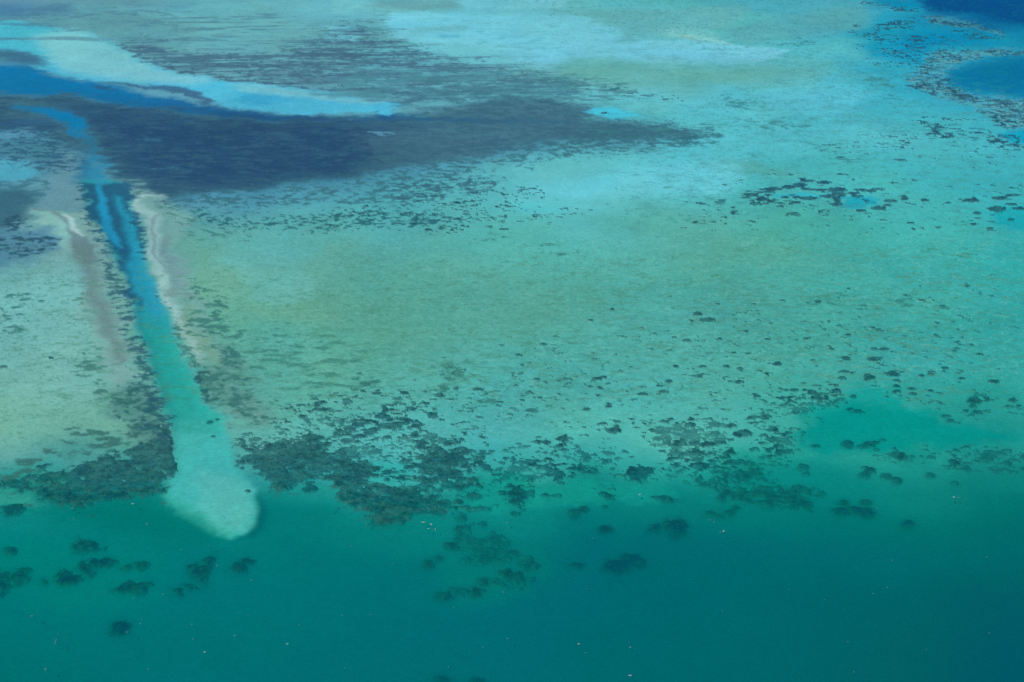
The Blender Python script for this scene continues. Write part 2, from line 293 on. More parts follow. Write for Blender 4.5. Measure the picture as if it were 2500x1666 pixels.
over(line(A(1, [(620,1080),(720,1090),(740,1140),(640,1180),(700,1240)]), [10,12,10,16,20], 14), (44,136,164), 1.8, .75)
# water-side of the shelf: reef masses
reefL = A(4, [(1165,1380),(1170,1568)]) + A(7, [(1160,0),(1215,130),(1190,210),(1150,290),(1080,330),(900,372),(700,400),(450,392),(330,360),(300,275),(150,243),(-500,240),(-500,190),(0,180),(200,150),(330,130),(490,140),(560,170),(700,110),(740,30)]) + A(4, [(880,1500),(980,1440)])
reefR = A(4, [(1590,1450),(1800,1440),(2000,1450),(2100,1410),(2350,1470)]) + A(8, [(0,-60),(60,20),(140,60),(220,130),(260,170),(215,290)]) + A(7, [(2352,330),(2300,180),(2200,180),(2050,225),(1900,262),(1800,272),(1700,200),(1640,100)])
reefM = A(8, [(-40,90),(140,60),(215,130),(265,170),(215,235),(380,215),(560,262),(660,292),(640,345),(520,400),(430,430),(380,470),(290,490),(200,440),(130,430),(180,380),(0,300),(-50,200)])
reefN = A(8, [(520,-20),(600,-60),(930,-10),(930,100),(840,180),(870,260),(760,280),(690,265),(760,180),(600,195),(530,160),(560,110)])
reefO = A(8, [(650,330),(720,308),(800,318),(1000,348),(960,392),(820,380),(700,412),(640,370)])
# shelf edge variations
over(poly(A(7, [(-300,250),(150,248),(300,285),(330,370),(200,400),(-300,420)]), 26), (46,150,140), 3.0, .8)
over(poly(A(8, [(180,60),(480,50),(520,190),(420,230),(240,200)]), 14, .3), (48,170,158), 2.4, .9)
over(poly(A(8, [(650,250),(1100,180),(1500,200),(2000,220),(2300,300),(2200,340),(1500,330),(1000,360),(700,340)]), 30), (16,146,138), 3.6, .8)
over(poly(A(6, [(900,1280),(1130,1110),(1400,1090),(1560,1190),(1760,1290),(1760,1400),(1500,1440),(1000,1400),(850,1420)]), 30), (22,158,152), 3.0, .95)
over(poly(A(6, [(900,1290),(1150,1220),(1500,1230),(1800,1300),(2250,1400),(2300,1500),(1900,1560),(1000,1560),(780,1470)]), 44), (4,145,142), 4.2, .95)
over(poly(A(8, [(880,560),(1300,600),(1420,760),(1250,900),(1000,1000),(650,1000),(640,900),(760,700)]), 60), (4,121,122), 5.8, .9)
over(poly(A(7, [(200,420),(1100,380),(1250,470),(1500,620),(1400,700),(700,500)]), 50), (0,114,114), 6.8, .6)
over(poly(A(7, [(-300,600),(900,640),(1000,960),(500,1060),(-300,900)]), 80), (0,126,122), 6.2, .6)
# olive and pale washes on the flat
over(poly(A(4, [(1290,80),(1560,130),(1600,260),(1800,330),(2352,100),(2500,300),(2352,700),(1900,640),(1500,600),(1330,420)]), 40), (96,166,138), 1., .45)
over(poly(A(5, [(0,200),(900,260),(1500,420),(1200,760),(300,720),(-200,560)]), 70), (78,160,140), 1.2, .5)
over(poly(A(5, [(1700,-60),(2500,-20)]) + A(6, [(900,150),(1200,300),(500,330),(0,200)]), 60), (76,164,142), 1.2, .55)
over(poly(A(4, [(1560,200),(1680,225),(1740,320),(1850,310),(2000,300),(2150,380),(2100,500),(1850,540),(1700,470),(1690,340),(1540,260)]), 22), (96,178,164), .8, .75)
over(poly(A(4, [(200,1260),(700,1220),(850,1400),(500,1480),(100,1500),(-200,1350)]), 60), (102,174,150), .8, .5)
over(poly(A(4, [(0,320),(480,260),(640,700),(740,1100),(300,1180),(-300,1100),(-300,340)]), 40), (106,182,170), .7, .5)
over(poly(A(6, [(1480,800),(1560,810),(1620,850),(1560,862),(1500,840)]), 10), (66,146,124), None, .7)
over(poly(A(6, [(380,125),(500,125),(480,150),(400,150)]), 6), (98,182,172), None, .7)
over(poly(A(5, [(520,280),(660,290),(620,300)]), 5), (110,190,180), None, .6)
over(poly(A(5, [(1100,0),(1900,40),(1850,400),(1500,520),(1200,350)]), 90), (74,172,158), None, .4)
# --- top right: blue pools
over(poly(A(3, [(1100,-300),(1620,-10),(1720,84),(2000,104),(2352,172),(3200,200),(3200,-300)]), 24, .4), (14,82,140), 6.0)
over(poly(A(3, [(1250,-60),(1600,0),(1700,60),(1560,80),(1400,40)]), 14), (12,140,178), 2.6, .9)
over(poly(A(3, [(1290,250),(1500,180),(1750,168),(2100,228),(2270,272),(2260,312),(2000,342),(1750,320),(1742,380),(1720,440),(1650,468),(1500,445),(1300,400),(1215,335),(1190,280)]), 36, .5), (22,148,178), 2.2)
over(poly(A(3, [(1550,230),(1800,200),(2100,250),(2150,300),(1850,310),(1600,350),(1500,300)]), 26, .4), (8,132,174), 3.0, .8)
over(poly(A(3, [(1810,510),(1950,432),(2150,392),(2352,365),(3100,340),(3100,760),(2352,705),(2200,662),(2000,642),(1850,585)]), 36, .5), (12,120,162), 3.8)
over(poly(A(3, [(1840,500),(2100,430),(2352,400),(3100,400),(3100,560),(2300,600),(2050,570)]), 40, .4), (8,108,152), 4.6, .7)
over(poly(A(3, [(2150,915),(2260,875),(3000,850),(3000,995),(2280,985)]), 16, .3), (16,160,180), 2.2, .95)
belt = poly(A(3, [(1540,520),(1680,460),(1740,345),(1880,345),(2150,330),(2352,340),(3000,340),(3000,375),(2352,378),(2100,392),(1930,432),(1840,500),(1850,585),(2000,645),(2200,665),(2352,702),(3000,760),(3000,900),(2352,865),(2250,900),(2150,850),(2050,760),(1960,700),(1720,665),(1560,600)]), 12, .5)
over(belt, (72,160,174), .9, .5)
over(poly(A(3, [(1700,110),(1900,118),(2180,215),(2170,240),(1950,190),(1720,160)]), 8), (70,146,170), 1.2, .7)
over(poly(A(3, [(700,1320),(860,1312),(1000,1335),(900,1350),(800,1345),(650,1355),(560,1340)]), 8, .2), (44,178,184), 1.8, .9)
over(poly(A(3, [(1120,1340),(1250,1325),(1380,1350),(1340,1400),(1200,1425),(1110,1400)]), 10, .2), (30,164,174), 2.4, .95)
over(poly(A(3, [(2120,1450),(2250,1400),(3000,1380),(3000,1560)]) + A(6, [(3000,60),(2352,30),(2150,0)]), 14, .3), (26,166,168), 2.4, .9)

sh = ((1 - sstep(2.0, 3.6, D)) * sstep(60, 260, V) * .85 * sstep(.14, .30, C[..., 1]) + .15)[..., None] * sstep(1600, 1100, V)[..., None]
C = C * (1 + sh * np.array([.15, -.01, .12]))
# ------------------------------------------------------------------ gentle mottling everywhere
tone = (fbm(GX / 95, GY / 140, 91, 4, .55) - .5) * .9 + (fbm(GX / 22, GY / 18, 97, 4, .6) - .5) * .55
fine = (fbm(GX / 4.0, GY / 3.6, 103, 4, .75) - .5)
deepk = 1 - .82 * sstep(2.5, 6.0, D)
C = C * (1 + (tone * .30 + fine * .26) * deepk)[..., None]
hue = (fbm(GX / 60, GY / 80, 131, 4) - .5) * deepk
C = C * (1 + hue[..., None] * np.array([.20, .03, -.10]))

# dark cover that grows in tufts and streaks: (coverage 0..1), colour of the cover
COVER = np.zeros_like(C[..., 0]); COVC = np.zeros_like(C)
def cover(m, dens, col, sx=5., sy=4., soft=.05, seed=200, k=1.0, ang=0., gain=.6):
    global COVER, COVC
    ca, sa = math.cos(ang), math.sin(ang)
    if seed in (247, 248, 249, 251, 252, 254, 285, 286): m = m * (1 - (.95 if seed != 252 else .75) * m_ch)
    q = win(m); m = m[q]; gx = GX[q]; gy = GY[q]
    n = fbm((gx * ca + gy * sa) / sx, (-gx * sa + gy * ca) / sy, seed, 5, gain)
    lim = .5 + (1 - dens * 2) * .17
    hz = fbm(gx / (sx * 2.6), gy / (sy * 2.6), seed + 33, 3) - .5
    e = n + hz * .28 + (m - 1) * .28
    c = (.62 * sstep(lim - soft * 1.5, lim + soft * 1.5, e) + .38 * sstep(lim - .13, lim + .16, e)) * sstep(.0, .25, m) * k
    COVC[q] = COVC[q] * (1 - c[..., None]) + lin(col) * c[..., None]
    COVER[q] = COVER[q] * (1 - c) + c
edgeln = line(A(1, [(830,310),(960,400),(1080,462),(1240,500),(1430,512),(1560,545),(1760,566),(1960,592),(2200,618)]), [6,14,20,18,14,14,13,12,6], 14, .25, 1)
sfade = streak * (1 - m_bar) * (.45 + .55 * sstep(20, 150, V))
cover(sfade, .46, (80,124,146), 40, 14, .12, 201, .75, .12)
cover(sfade, .42, (66,104,130), 90, 7, .06, 202, .75, .10)
cover(sfade, .36, (62,100,124), 8, 6, .06, 212, .7, .1)
cover(poly(A(2, [(100,480),(1500,480),(1750,640),(1500,700),(300,690),(-200,660)]), 50), .62, (74,138,154), 24, 14, .12, 214, .7, .1)
cover(poly(A(2, [(300,620),(1500,600),(1700,700),(900,720),(300,740)]), 50), .5, (60,108,134), 18, 9, .12, 215, .7, .1)
cover(edgeln * (1 - m_bar), .66, (62,100,126), 14, 6, .09, 216, .85, .1)
cover(faint, .30, (74,122,142), 70, 7, .06, 203, .7, .10)
cover(faint, .22, (112,184,184), 60, 8, .06, 213, .6, .10)
cover(poly(A(1, [(-300,60),(1200,30),(1300,200),(500,250),(-300,320)]), 40), .22, (72,118,144), 26, 12, .06, 204, .6)
cover(poly(A(2, [(400,560),(1200,470),(1900,560),(2300,700),(1700,720),(800,720)]), 40), .32, (64,118,132), 16, 9, .06, 205, .7)
cover(poly(A(2, [(1990,560),(1500,560),(1400,620),(1900,640)]), 30), .25, (50,108,122), 9, 6, .04, 206, .8)
core = smask(meadow_s, 80, 1, 1)
hook = np.maximum(line(A(1, [(130,738),(330,762),(460,790),(530,850),(520,920)]), [14, 22, 32, 40, 26], 20, .3), line(A(1, [(540,900),(600,960),(620,1080),(600,1220)]), [24, 20, 24, 50], 20))
MK = MEAD * (1 - np.maximum(hook, gap))
cover(MK * (1 - .8 * core), .50, (54,98,122), 9, 6, .10, 295, .7)
cover(MK * sstep(1150, 700, U), .46, (42,80,114), 26, 10, .12, 296, .6)
cover(MK * core, .46, (36,72,112), 12, 6, .12, 299, .6)
lt = smask(raster(A(1, [(200,700),(1900,860)]) + A(2, [(900,780),(1700,760),(1800,900),(900,1060),(300,1100)]) + A(1, [(1900,1180),(1300,1290),(900,1150),(560,900)]), 200), 60)
cover(lt * (1 - hook), .16, (62,108,132), 14, 8, .10, 297, .4)
cover(poly(A(2, [(1700,830),(2100,830),(2352,850),(2520,900),(2352,960),(2000,1000),(1600,1010)]), 40) * (1 - gap), .52, (54,104,124), 6, 4.5, .06, 206, .85)
# ragged lower margin of the great meadow
marg = poly(A(2, [(2300,820),(2500,900),(2352,1000),(1900,1060),(1500,1100),(1100,1160),(900,1300),(500,1420),(0,1400)]) + A(1, [(2200,1380),(1500,1450),(1080,1390),(1200,1330),(1900,1230)]) + A(2, [(250,1180),(900,1080),(1300,960),(1900,880)]), 40)
cover(marg, .42, (56,108,124), 6, 4.5, .06, 207, .85)
cover(poly(A(2, [(300,1360),(500,1250),(800,1240),(1150,1200),(1100,1290),(700,1360),(350,1400)]), 26), .5, (52,98,118), 5.5, 4, .06, 208, .85)
cover(poly(A(1, [(1100,1380),(1600,1480),(2352,1440)]) + A(2, [(500,1420),(900,1500),(500,1568),(0,1568)]) + A(1, [(1600,1568),(1250,1500)]), 30), .42, (38,98,110), 4.5, 3.6, .05, 209, .9)
cover(poly(A(1, [(1080,1380),(1300,1450),(1500,1568)]) + A(4, [(1900,60),(1500,80),(1300,60),(1180,0)]) + A(1, [(1100,1500)]), 30), .42, (60,120,116), 10, 3.5, .05, 210, .75, -.5)
cover(poly(A(3, [(0,900),(200,860),(230,960),(60,1010),(-200,1000),(-200,860)]), 20), .4, (48,104,122), 8, 5, .04, 211, .8)
for k, pl in enumerate([[(260,640),(520,700),(480,760),(300,760)], [(360,840),(520,800),(740,800),(960,860),(880,910),(560,900),(380,890)], [(880,980),(1100,1000),(1350,1090),(1200,1150),(950,1040)],
                        [(1180,500),(1500,510),(1420,620),(1250,610)], [(1350,650),(1600,660),(1500,720)], [(700,290),(980,250),(900,320),(720,345)]]):
    cover(poly(A(3, pl), 30), .36, (52,122,132), 10, 6, .05, 220 + k, .75)
cover(belt, .42, (52,98,124), 8, 6, .06, 230, .8)
cover(belt, .3, (104,176,184), 8, 6, .05, 233, .5)
cover(poly(A(3, [(1640,820),(1950,840),(2352,900),(2352,980),(2100,960),(1900,930),(1640,930)]), 30), .2, (40,100,120), 9, 7, .03, 231, .9)
# grass tufts at the far left
cover(poly(A(1, [(-300,860),(400,850),(560,1150),(300,1230),(100,1120),(-300,1080)]), 30), .42, (44,90,118), 8, 5, .05, 240, .8)
cover(poly(A(1, [(-300,1230),(300,1220),(330,1380),(-300,1330)]), 20), .45, (56,110,130), 8, 5, .05, 241, .7)
cover(poly(A(1, [(60,1460),(170,1480),(140,1568)]) + A(4, [(460,100),(330,200),(120,230),(-300,280),(-300,0)]), 22), .46, (40,80,104), 7, 5, .05, 242, .9)
cover(poly(A(4, [(-300,440),(230,450),(290,560),(250,700),(180,770),(-300,790)]), 26), .33, (52,116,116), 8, 5, .04, 243, .9)
cover(poly(A(4, [(540,860),(720,880),(730,1030),(560,1020)]), 18), .5, (60,116,112), 7, 4, .05, 244, .85)
cover(poly(A(4, [(670,1040),(790,1050),(770,1150),(690,1130)]), 14), .6, (56,112,108), 7, 4, .05, 245, .85)
cover(poly(A(4, [(520,380),(640,440),(680,850),(600,820),(560,600)]), 26), .25, (72,124,116), 6, 4, .04, 246, .8)
cover(rubble2, .56, (44,98,102), 5, 4, .08, 247, .85, -.3)
cover(rubble, .52, (50,110,110), 5, 4, .08, 248, .85, -.3)
cover(poly(A(4, [(1330,930),(1400,960),(1470,1150),(1520,1240),(1400,1200),(1340,1080)]), 12), .6, (34,92,98), 5, 4, .07, 249, .9)
cover(line(A(4, [(1280,380),(1380,500),(1420,640),(1500,760),(1560,880)]), [20,34,50,46,50], 24), .45, (52,114,114), 7, 4, .05, 250, .85, -.4)
cover(line(A(4, [(1020,330),(1080,480),(1200,680),(1220,760),(1270,860),(1320,940)]), [8,10,14,14,16,16], 12, .1, .4), .42, (44,104,110), 5, 4, .07, 251, .8)
# dark left margin of the channel
cover(line(A(1, [(570,1270),(600,1400),(650,1568)]) + A(4, [(700,60),(750,230),(790,400),(840,540),(870,660),(920,760),(960,900),(1020,1060),(1080,1200),(1120,1380),(1130,1500)]), [16,18,20,18,22,24,28,22,20,26,30,40,46,50], 20, .12, .25), .56, (38,90,108), 5, 4, .08, 252, .85)
cover(line(A(1, [(880,1300),(890,1420),(930,1568)]) + A(4, [(950,60),(970,180),(1000,260)]), [10,14,14,14,10,6], 12, .1, .2), .5, (36,90,116), 5, 4, .07, 253, .85)
for k, rf_ in enumerate((reefL, reefR, reefM, reefN)):
    cover(poly(rf_, 90, .5, 1.3), .46, (46,104,108), 5, 3.6, .07, 285 + k, .85)
# weed on the flat left of the reef and between channel and reef
cover(poly(A(4, [(560,1380),(800,1400),(900,1500),(700,1568)]) + A(7, [(600,60),(400,120),(0,170),(-300,160),(-300,60),(200,20),(400,-20)]), 26), .40, (52,104,104), 8, 5, .05, 254, .85)
cover(poly(A(4, [(1550,750),(2352,700)]) + A(5, [(300,780),(200,1100)]) + A(4, [(2352,1250),(1900,1230),(1750,1000)]), 50), .26, (52,118,114), 10, 5, .05, 255, .75)
flat = poly(A(5, [(0,820),(600,860),(900,880),(1500,700),(2352,600)]) + A(6, [(600,400),(1400,420),(2400,600),(2400,1000),(1400,960),(800,1000),(0,1250)]) + A(5, [(1600,1300),(900,1330),(0,1250)]), 70)
cover(flat, .16, (58,132,122), 7, 3.5, .06, 256, .38)
for k, pl in enumerate([[(640,1000),(900,960),(880,1010),(760,1100),(660,1060)], [(570,1120),(700,1110),(680,1200),(580,1190)], [(950,1150),(1180,1120),(1200,1200),(1080,1280),(930,1240)], [(0,1040),(230,1060),(200,1130),(0,1150)],
                        [(900,40),(1080,80),(1020,110),(930,90)], [(1180,120),(1500,140),(1500,170),(1200,150)], [(1360,190),(1650,190),(1530,235)], [(1180,990),(1280,1010),(1200,1060)]]):
    cover(poly(A(5, pl), 16), .52, (46,108,104), 5, 3.5, .06, 260 + k, .8)
for k, pl in enumerate([[(1380,490),(1560,490),(1650,590),(1450,560)], [(780,500),(1100,440),(1080,540),(840,570)], [(1850,680),(2000,690),(1950,740)], [(1550,130),(2100,200),(2000,250),(1560,170)], [(1900,830),(2150,880),(1900,900)]]):
    cover(poly(A(6, pl), 24), .36, (42,118,114), 7, 4.5, .05, 270 + k, .75)
cover(poly([(0,620),(600,640),(2500,560),(2500,1000),(600,1000),(0,1050)], 120), .10, (74,140,122), 7, 3.5, .05, 275, .55)
cover(poly([(900,0),(2500,150),(2500,560),(1500,560),(1500,350),(1300,220)], 120), .16, (72,150,152), 14, 8, .07, 276, .36)
pep = poly([(430,560),(2700,540),(2700,960),(1900,960),(1500,1080),(600,1100)], 80)
cover(pep, .05, (46,116,112), 2.6, 2.0, .035, 280, .34, 0, .75)
cover(pep, .06, (122,196,184), 3.4, 2.0, .035, 281, .28, 0, .75)
cover(poly([(0,560),(150,600),(350,1100),(0,1150),(-300,1100),(-300,600)], 40), .04, (70,136,126), 2.4, 2.0, .035, 282, .6, 0, .75)
cover(poly([(900,-60),(2700,-60),(2700,540),(1500,560),(1400,300),(1900,180)], 60), .07, (60,132,142), 4.5, 3.5, .04, 283, .5, 0, .7)
C = C * (1 - COVER[..., None]) + COVC
D = D - .12 * COVER
D = D + (fbm(GX / 30, GY / 30, 300, 3) - .5) * .35 + (fbm(GX / 7, GY / 7, 301, 3) - .5) * .12
D = np.clip(D, .15, 30)
def blur(a, n):
    for ax in (0, 1):
        p = np.concatenate([np.repeat(a.take([0], ax), n, ax), a, np.repeat(a.take([-1], ax), n, ax)], ax)
        cs = np.cumsum(np.concatenate([np.zeros_like(p.take([0], ax)), p], ax), ax); L = a.shape[ax]
        a = (cs.take(range(2 * n + 1, 2 * n + 1 + L), ax) - cs.take(range(0, L), ax)) / (2 * n + 1)
    return a
for ax in (0, 1):
    for _ in range(4): D = np.minimum(D, np.minimum(np.roll(D, 1, ax), np.roll(D, -1, ax)))
D = blur(blur(D, 4), 4)

# ------------------------------------------------------------------ coral: one continuous field, > 0.5 where a head stands
CF = np.zeros_like(D); CH = np.zeros_like(D)
KIND = np.zeros(D.shape, np.int32)                      # which named patch a point belongs to
soft_m = np.interp(D, [1.5, 4, 8, 12], [.7, 1.8, 5.0, 7.0]) # edge blur in metres, widened with depth to imitate scatter in the water
cn = fbm(GX / 3.0, GY / 3.0, 401, 4, .6) - .5; cn2 = fbm(GX / 8, GY / 8, 402, 5, .62) - .5
def blob(u, v, rx, ry, kid, rough=1.0, rot=0.0):
    """one coral patch: centre and half sizes in photo pixels"""
    c0 = np.searchsorted(us, u - rx * 1.9 - 14); c1 = np.searchsorted(us, u + rx * 1.9 + 14)
    r0 = np.searchsorted(vsr, v - ry * 1.9 - 12); r1 = np.searchsorted(vsr, v + ry * 1.9 + 12)
    s = (slice(r0, r1), slice(c0, c1))
    if r1 <= r0 or c1 <= c0: return
    du = U[s] - u; dv = V[s] - v
    if rot: du, dv = du * math.cos(rot) + dv * math.sin(rot) * rx / ry * .6, -du * math.sin(rot) * .6 * ry / rx + dv * math.cos(rot)
    r = np.hypot(du / rx, dv / ry)
    size = rx / pxm[s]
    val = (1 - r + (cn[s] * 1.2 + cn2[s] * 2.0) * rough) * size
    f = np.clip(.5 + val / (2 * soft_m[s]), 0, 1)
    up = f > CF[s]
    KIND[s] = np.where(up & (f > .5), kid, KIND[s])
    CF[s] = np.maximum(CF[s], f)
def field(m, dens, size, seed, kid=1, ratio=1.0, soft=.5):
    """many separate heads: each has its own centre, size and ragged outline"""
    m = m * (1 - m_ch); q = win(m); m = m[q]; gx = GX[q] + (cn2[q] * 6 + cn[q] * 3); gy = GY[q] + (w2y[q] * 8)
    big = fbm(GX[q] / (size * 5), GY[q] / (size * 5), seed + 50, 4)
    pr = np.clip(m * dens * 2.1 * sstep(.34, .62, big) * 1.5, 0, 1)
    best = np.full(m.shape, -9.0)
    for lev, (cs, rm) in enumerate(((size * 1.5, .95), (size * .8, .5))):
        cx = np.floor(gx / cs); cy = np.floor(gy / cs)
        for ox in (-1, 0, 1):
            for oy in (-1, 0, 1):
                ix, iy = cx + ox, cy + oy; sd_ = seed + 7 * lev
                hx = hash2(ix, iy, sd_); hy = hash2(ix, iy, sd_ + 1); hr = hash2(ix, iy, sd_ + 2); he = hash2(ix, iy, sd_ + 3)
                rad = size * rm * (.28 + .72 * hr ** 2.2)
                d = np.hypot((gx - (ix + hx) * cs) / 1.25, (gy - (iy + hy) * cs) * (.95 + .5 * he))
                best = np.maximum(best, np.where(he < pr, rad - d, -9.0))
    val = best + cn[q] * size * .55
    f = np.clip(.5 + val / (2 * soft_m[q] * soft), 0, 1) * (m > .02)
    up = (f > CF[q]) & (f > .5); KIND[q] = np.where(up, kid, KIND[q]); CF[q] = np.maximum(CF[q], f)
def reef(pts, kid, soft, holes, seed):
    global CF, KIND
    m = poly(pts, soft * 1.8, .35, 1.6) * (1 - sstep(.15, .7, m_ch))
    n = fbm(GX / 9, GY / 7, seed, 5, .6)
    n2 = fbm(GX / 5, GY / 4, seed + 9, 4, .65)
    f = np.clip((m - .5) * 1.5 + .62 - (n2 - .5) * 1.1 - sstep(.58, .66, n) * holes - sstep(.60, .68, n2 + (.5 - np.clip(m, 0, 1)) * .3) * .7, 0, 1)
    up = (f > CF) & (f > .5); KIND = np.where(up, kid, KIND); CF = np.maximum(CF, f)
# scattered heads by area: kinds 1..9
shelf = poly([(800,1000),(1000,1010),(1300,1070),(1480,1050),(1660,1030),(1780,980),(1900,960),(2010,980),(1960,1050),(1960,1095),(1850,1150),(1760,1195),(1650,1200),(1500,1180),(1350,1165),(1200,1210),(1000,1240),(850,1200),(600,1160),(590,1070)], 60, .9)
field(shelf, .17, 4.2, 501, 1)
field(poly(A(6, [(0,1330),(300,1310),(700,1180),(980,1130),(1030,1230),(900,1290),(860,1400),(760,1568)]) + A(9, [(560,120),(560,240),(380,280),(100,220),(-200,180),(-300,60)]), 34), .30, 4.6, 502, 1)
field(poly(A(8, [(1100,80),(1500,60),(1560,190),(1200,240),(1060,160)]), 22), .36, 4.6, 503, 1)
field(poly(A(8, [(1680,20),(1860,60),(2100,120),(2050,200),(1900,130),(1700,130)]), 22), .38, 4.6, 504, 1)
field(poly(A(5, [(0,1300),(450,1350),(850,1480),(850,1568)]) + A(8, [(700,10),(-40,40)]), 24), .30, 4.6, 505, 1)
field(poly(A(7, [(2050,60),(2352,20),(2352,300),(2100,200)]), 20), .36, 4.8, 506, 1)
field(poly([(1250,860),(1700,780),(2400,700),(2500,900),(2300,980),(2000,920),(1600,1040),(1200,1040),(900,1000)], 90), .022, 3.0, 507, 2)
field(poly(A(5, [(-100,1180),(500,1150),(1000,1300),(800,1400),(0,1320)]), 50), .08, 3.6, 508, 2)
field(poly(A(9, [(1330,20),(1500,-10),(1700,40),(1640,130),(1450,110),(1340,90)]), 22), .34, 5.5, 509, 3)
field(poly(A(9, [(1800,20),(2352,0),(2700,40),(2700,220),(2300,200),(2000,170),(1850,140)]), 26), .32, 6, 510, 3)
field(poly(A(6, [(1920,1200),(2050,1150),(2320,1180),(2300,1270),(2050,1310),(1940,1260)]), 20), .34, 5, 511, 3)
field(poly(A(6, [(1700,1200),(1840,1200),(1830,1270),(1720,1250)]), 16), .34, 4.6, 512, 3)
field(poly(A(9, [(260,240),(480,230),(850,270),(900,340),(820,360),(600,330),(480,330),(300,350)]), 18), .36, 6.5, 513, 4)
field(poly(A(8, [(820,470),(930,560),(1100,560),(1220,640),(1200,700),(1060,720),(900,680),(860,620),(760,560)]), 24), .34, 7, 514, 5)
field(poly(A(8, [(660,900),(900,920),(1050,870),(1200,800),(1280,720),(1420,780),(1400,880),(1200,900),(1050,980),(780,1020),(660,1010)]), 26), .30, 8, 515, 5)
field(poly(A(8, [(1090,260),(1300,250),(1320,330),(1380,400),(1180,370)]), 20), .42, 8, 516, 4)
field(belt, .26, 6, 520, 6)
field(poly(A(3, [(1640,820),(1780,810),(2000,850),(2200,870),(2352,900),(2352,1010),(2200,980),(2050,950),(1980,900),(1700,890)]), 20), .36, 9, 521, 6)
field(poly(A(3, [(1630,905),(1850,895),(1840,940),(1650,945)]), 10), .4, 8, 522, 6)
field(poly(A(3, [(1200,180),(1400,165),(1620,125),(1600,160),(1420,210),(1250,250),(1190,240)]), 10), .46, 7, 523, 7)
field(poly(A(3, [(1100,-40),(1250,-10),(1420,45),(1640,60),(1620,85),(1450,75),(1250,20)]), 8), .46, 7, 524, 7)
field(poly(A(3, [(1700,115),(1900,120),(2180,215),(2160,240),(1950,190),(1720,160)]), 8), .46, 7, 525, 7)
field(poly(A(3, [(1220,220),(1700,180),(2200,250),(1700,390),(1640,470),(1340,460),(1200,340)]), 14), .14, 7, 526, 7)
field(poly(A(3, [(1100,960),(1800,940),(2352,1040),(2352,1130),(1500,1060),(1000,1020)]), 50), .05, 5, 527, 8)
field(poly(A(3, [(50,1360),(600,1180),(1200,1180),(1800,1260),(2352,1300),(2352,1568),(50,1568)]), 40), .03, 4.5, 528, 8)
field(poly(A(3, [(420,1340),(560,1300),(800,1380),(640,1410),(460,1400)]), 12), .3, 5, 529, 8)
field(poly(A(2, [(0,1440),(900,1330),(1300,1300),(1700,1480),(900,1568),(0,1568)]), 40), .10, 3.6, 530, 9)
field(poly(A(4, [(1800,1200),(2352,1150),(2352,1450),(1800,1430)]), 30), .12, 3.6, 531, 9)
field(poly(A(2, [(2000,640),(2250,640),(2352,720),(2000,720)]), 20), .08, 5, 532, 9)
PATCH = {}
def named(label, group, *blobs, rough=1.0, lift=1.2):
    kid = 100 + len(PATCH); PATCH[kid] = (label, group, lift)
    for b in blobs:
        i, x, y, rx, ry = b[:5]; p = A(i, [(x, y)])[0]
        blob(p[0], p[1], rx / 2.8, ry / 2.8, kid, rough, b[5] if len(b) > 5 else 0)
G1, G2, G3 = 'coral heads on the deep slope', 'coral heads on the sandy shelf', 'coral heads in the far lagoon'
# deep slope, below the left reef
named('round dark coral head alone in deep water at the very bottom left', G1, (7,822,1206,64,46), rough=.5)
named('dark domed coral head just above the line of bommies, below the left reef', G1, (7,575,640,92,44))
named('small dark coral head at the left edge directly under the left reef', G1, (7,80,398,70,30), (7,130,380,50,22))
named('broad dark coral head with a raised right end, largest of the left deep cluster', G1, (7,470,850,88,56), (7,570,800,70,46), (7,640,770,60,34))
named('faint coral ridge trailing off right of the largest left bommie', G1, (7,730,755,60,34), rough=1.2)
named('faint pair of low coral lumps above the spindle shaped bommie', G1, (7,860,790,60,26), (7,970,775,50,26), rough=1.2)
named('spindle shaped dark coral head pointing right, in the lower row of the left cluster', G1, (7,890,925,100,40), (7,1000,900,50,16))
named('hooked dark coral ridge below the sand tongue', G1, (7,1210,945,72,34), (7,1310,930,70,24), (7,1390,870,28,44), (7,1375,815,52,40), (7,1320,790,36,34), (7,1430,740,44,30))
named('dark coral head just right of the hooked ridge', G1, (7,1630,790,62,40), (7,1690,750,50,22))
named('dark coral patch cut by the left edge, level with the deep cluster', G1, (7,10,900,50,60), (7,20,860,40,40), rough=1.2)
named('broken coral patch second from the left edge', G1, (7,130,860,56,44), (7,150,800,60,22))
named('tiny faint coral knob between the two leftmost bommies', G1, (7,300,885,26,20))
named('dim coral streak near the left edge above the deep cluster', G1, (7,60,680,50,22), rough=1.2)
named('small round coral knob on the right flank of the sand tongue', G1, (7,1690,265,20,10), rough=.3)
# middle deep slope
named('twin lobed dark coral head in deep water right of centre', G1, (8,1600,420,50,30), (8,1665,388,32,22), rough=.5)
named('oval dark coral head below the twin lobed one', G1, (8,1818,527,48,24), rough=.4)
named('flat dark coral head above the oval one', G1, (8,1825,296,54,24), rough=.8)
named('tiny faint coral knob between the flat and the oval heads', G1, (8,1808,370,20,10), rough=.5)
named('long blurred coral head lying deep, below the oval one', G1, (8,1890,775,74,44), (8,1990,740,80,40), rough=.8)
named('large dark coral head with a paler left shoulder, between sloping shelf and open deep', G1, (8,2290,500,80,40), (8,2310,545,50,30), (8,2150,520,50,22), (9,0,500,40,46), rough=.7)
named('slanting dark coral ridge left of the ring of bommies', G1, (8,600,765,40,32), (8,670,720,26,20), rough=.7)
named('dark arm of the coral ring, on its upper left', G1, (8,750,640,56,26), (8,820,600,40,18), rough=.8)
named('dark coral lump closing the bottom left of the coral ring', G1, (8,720,985,54,30), rough=.9)
named('dark coral lump at the bottom of the ring, right of the first', G1, (8,930,955,52,34), (8,985,890,56,26), rough=.9)
named('dark coral head on the stem joining the ring to the shelf', G1, (8,830,540,50,30), (8,835,445,34,28), rough=.9)
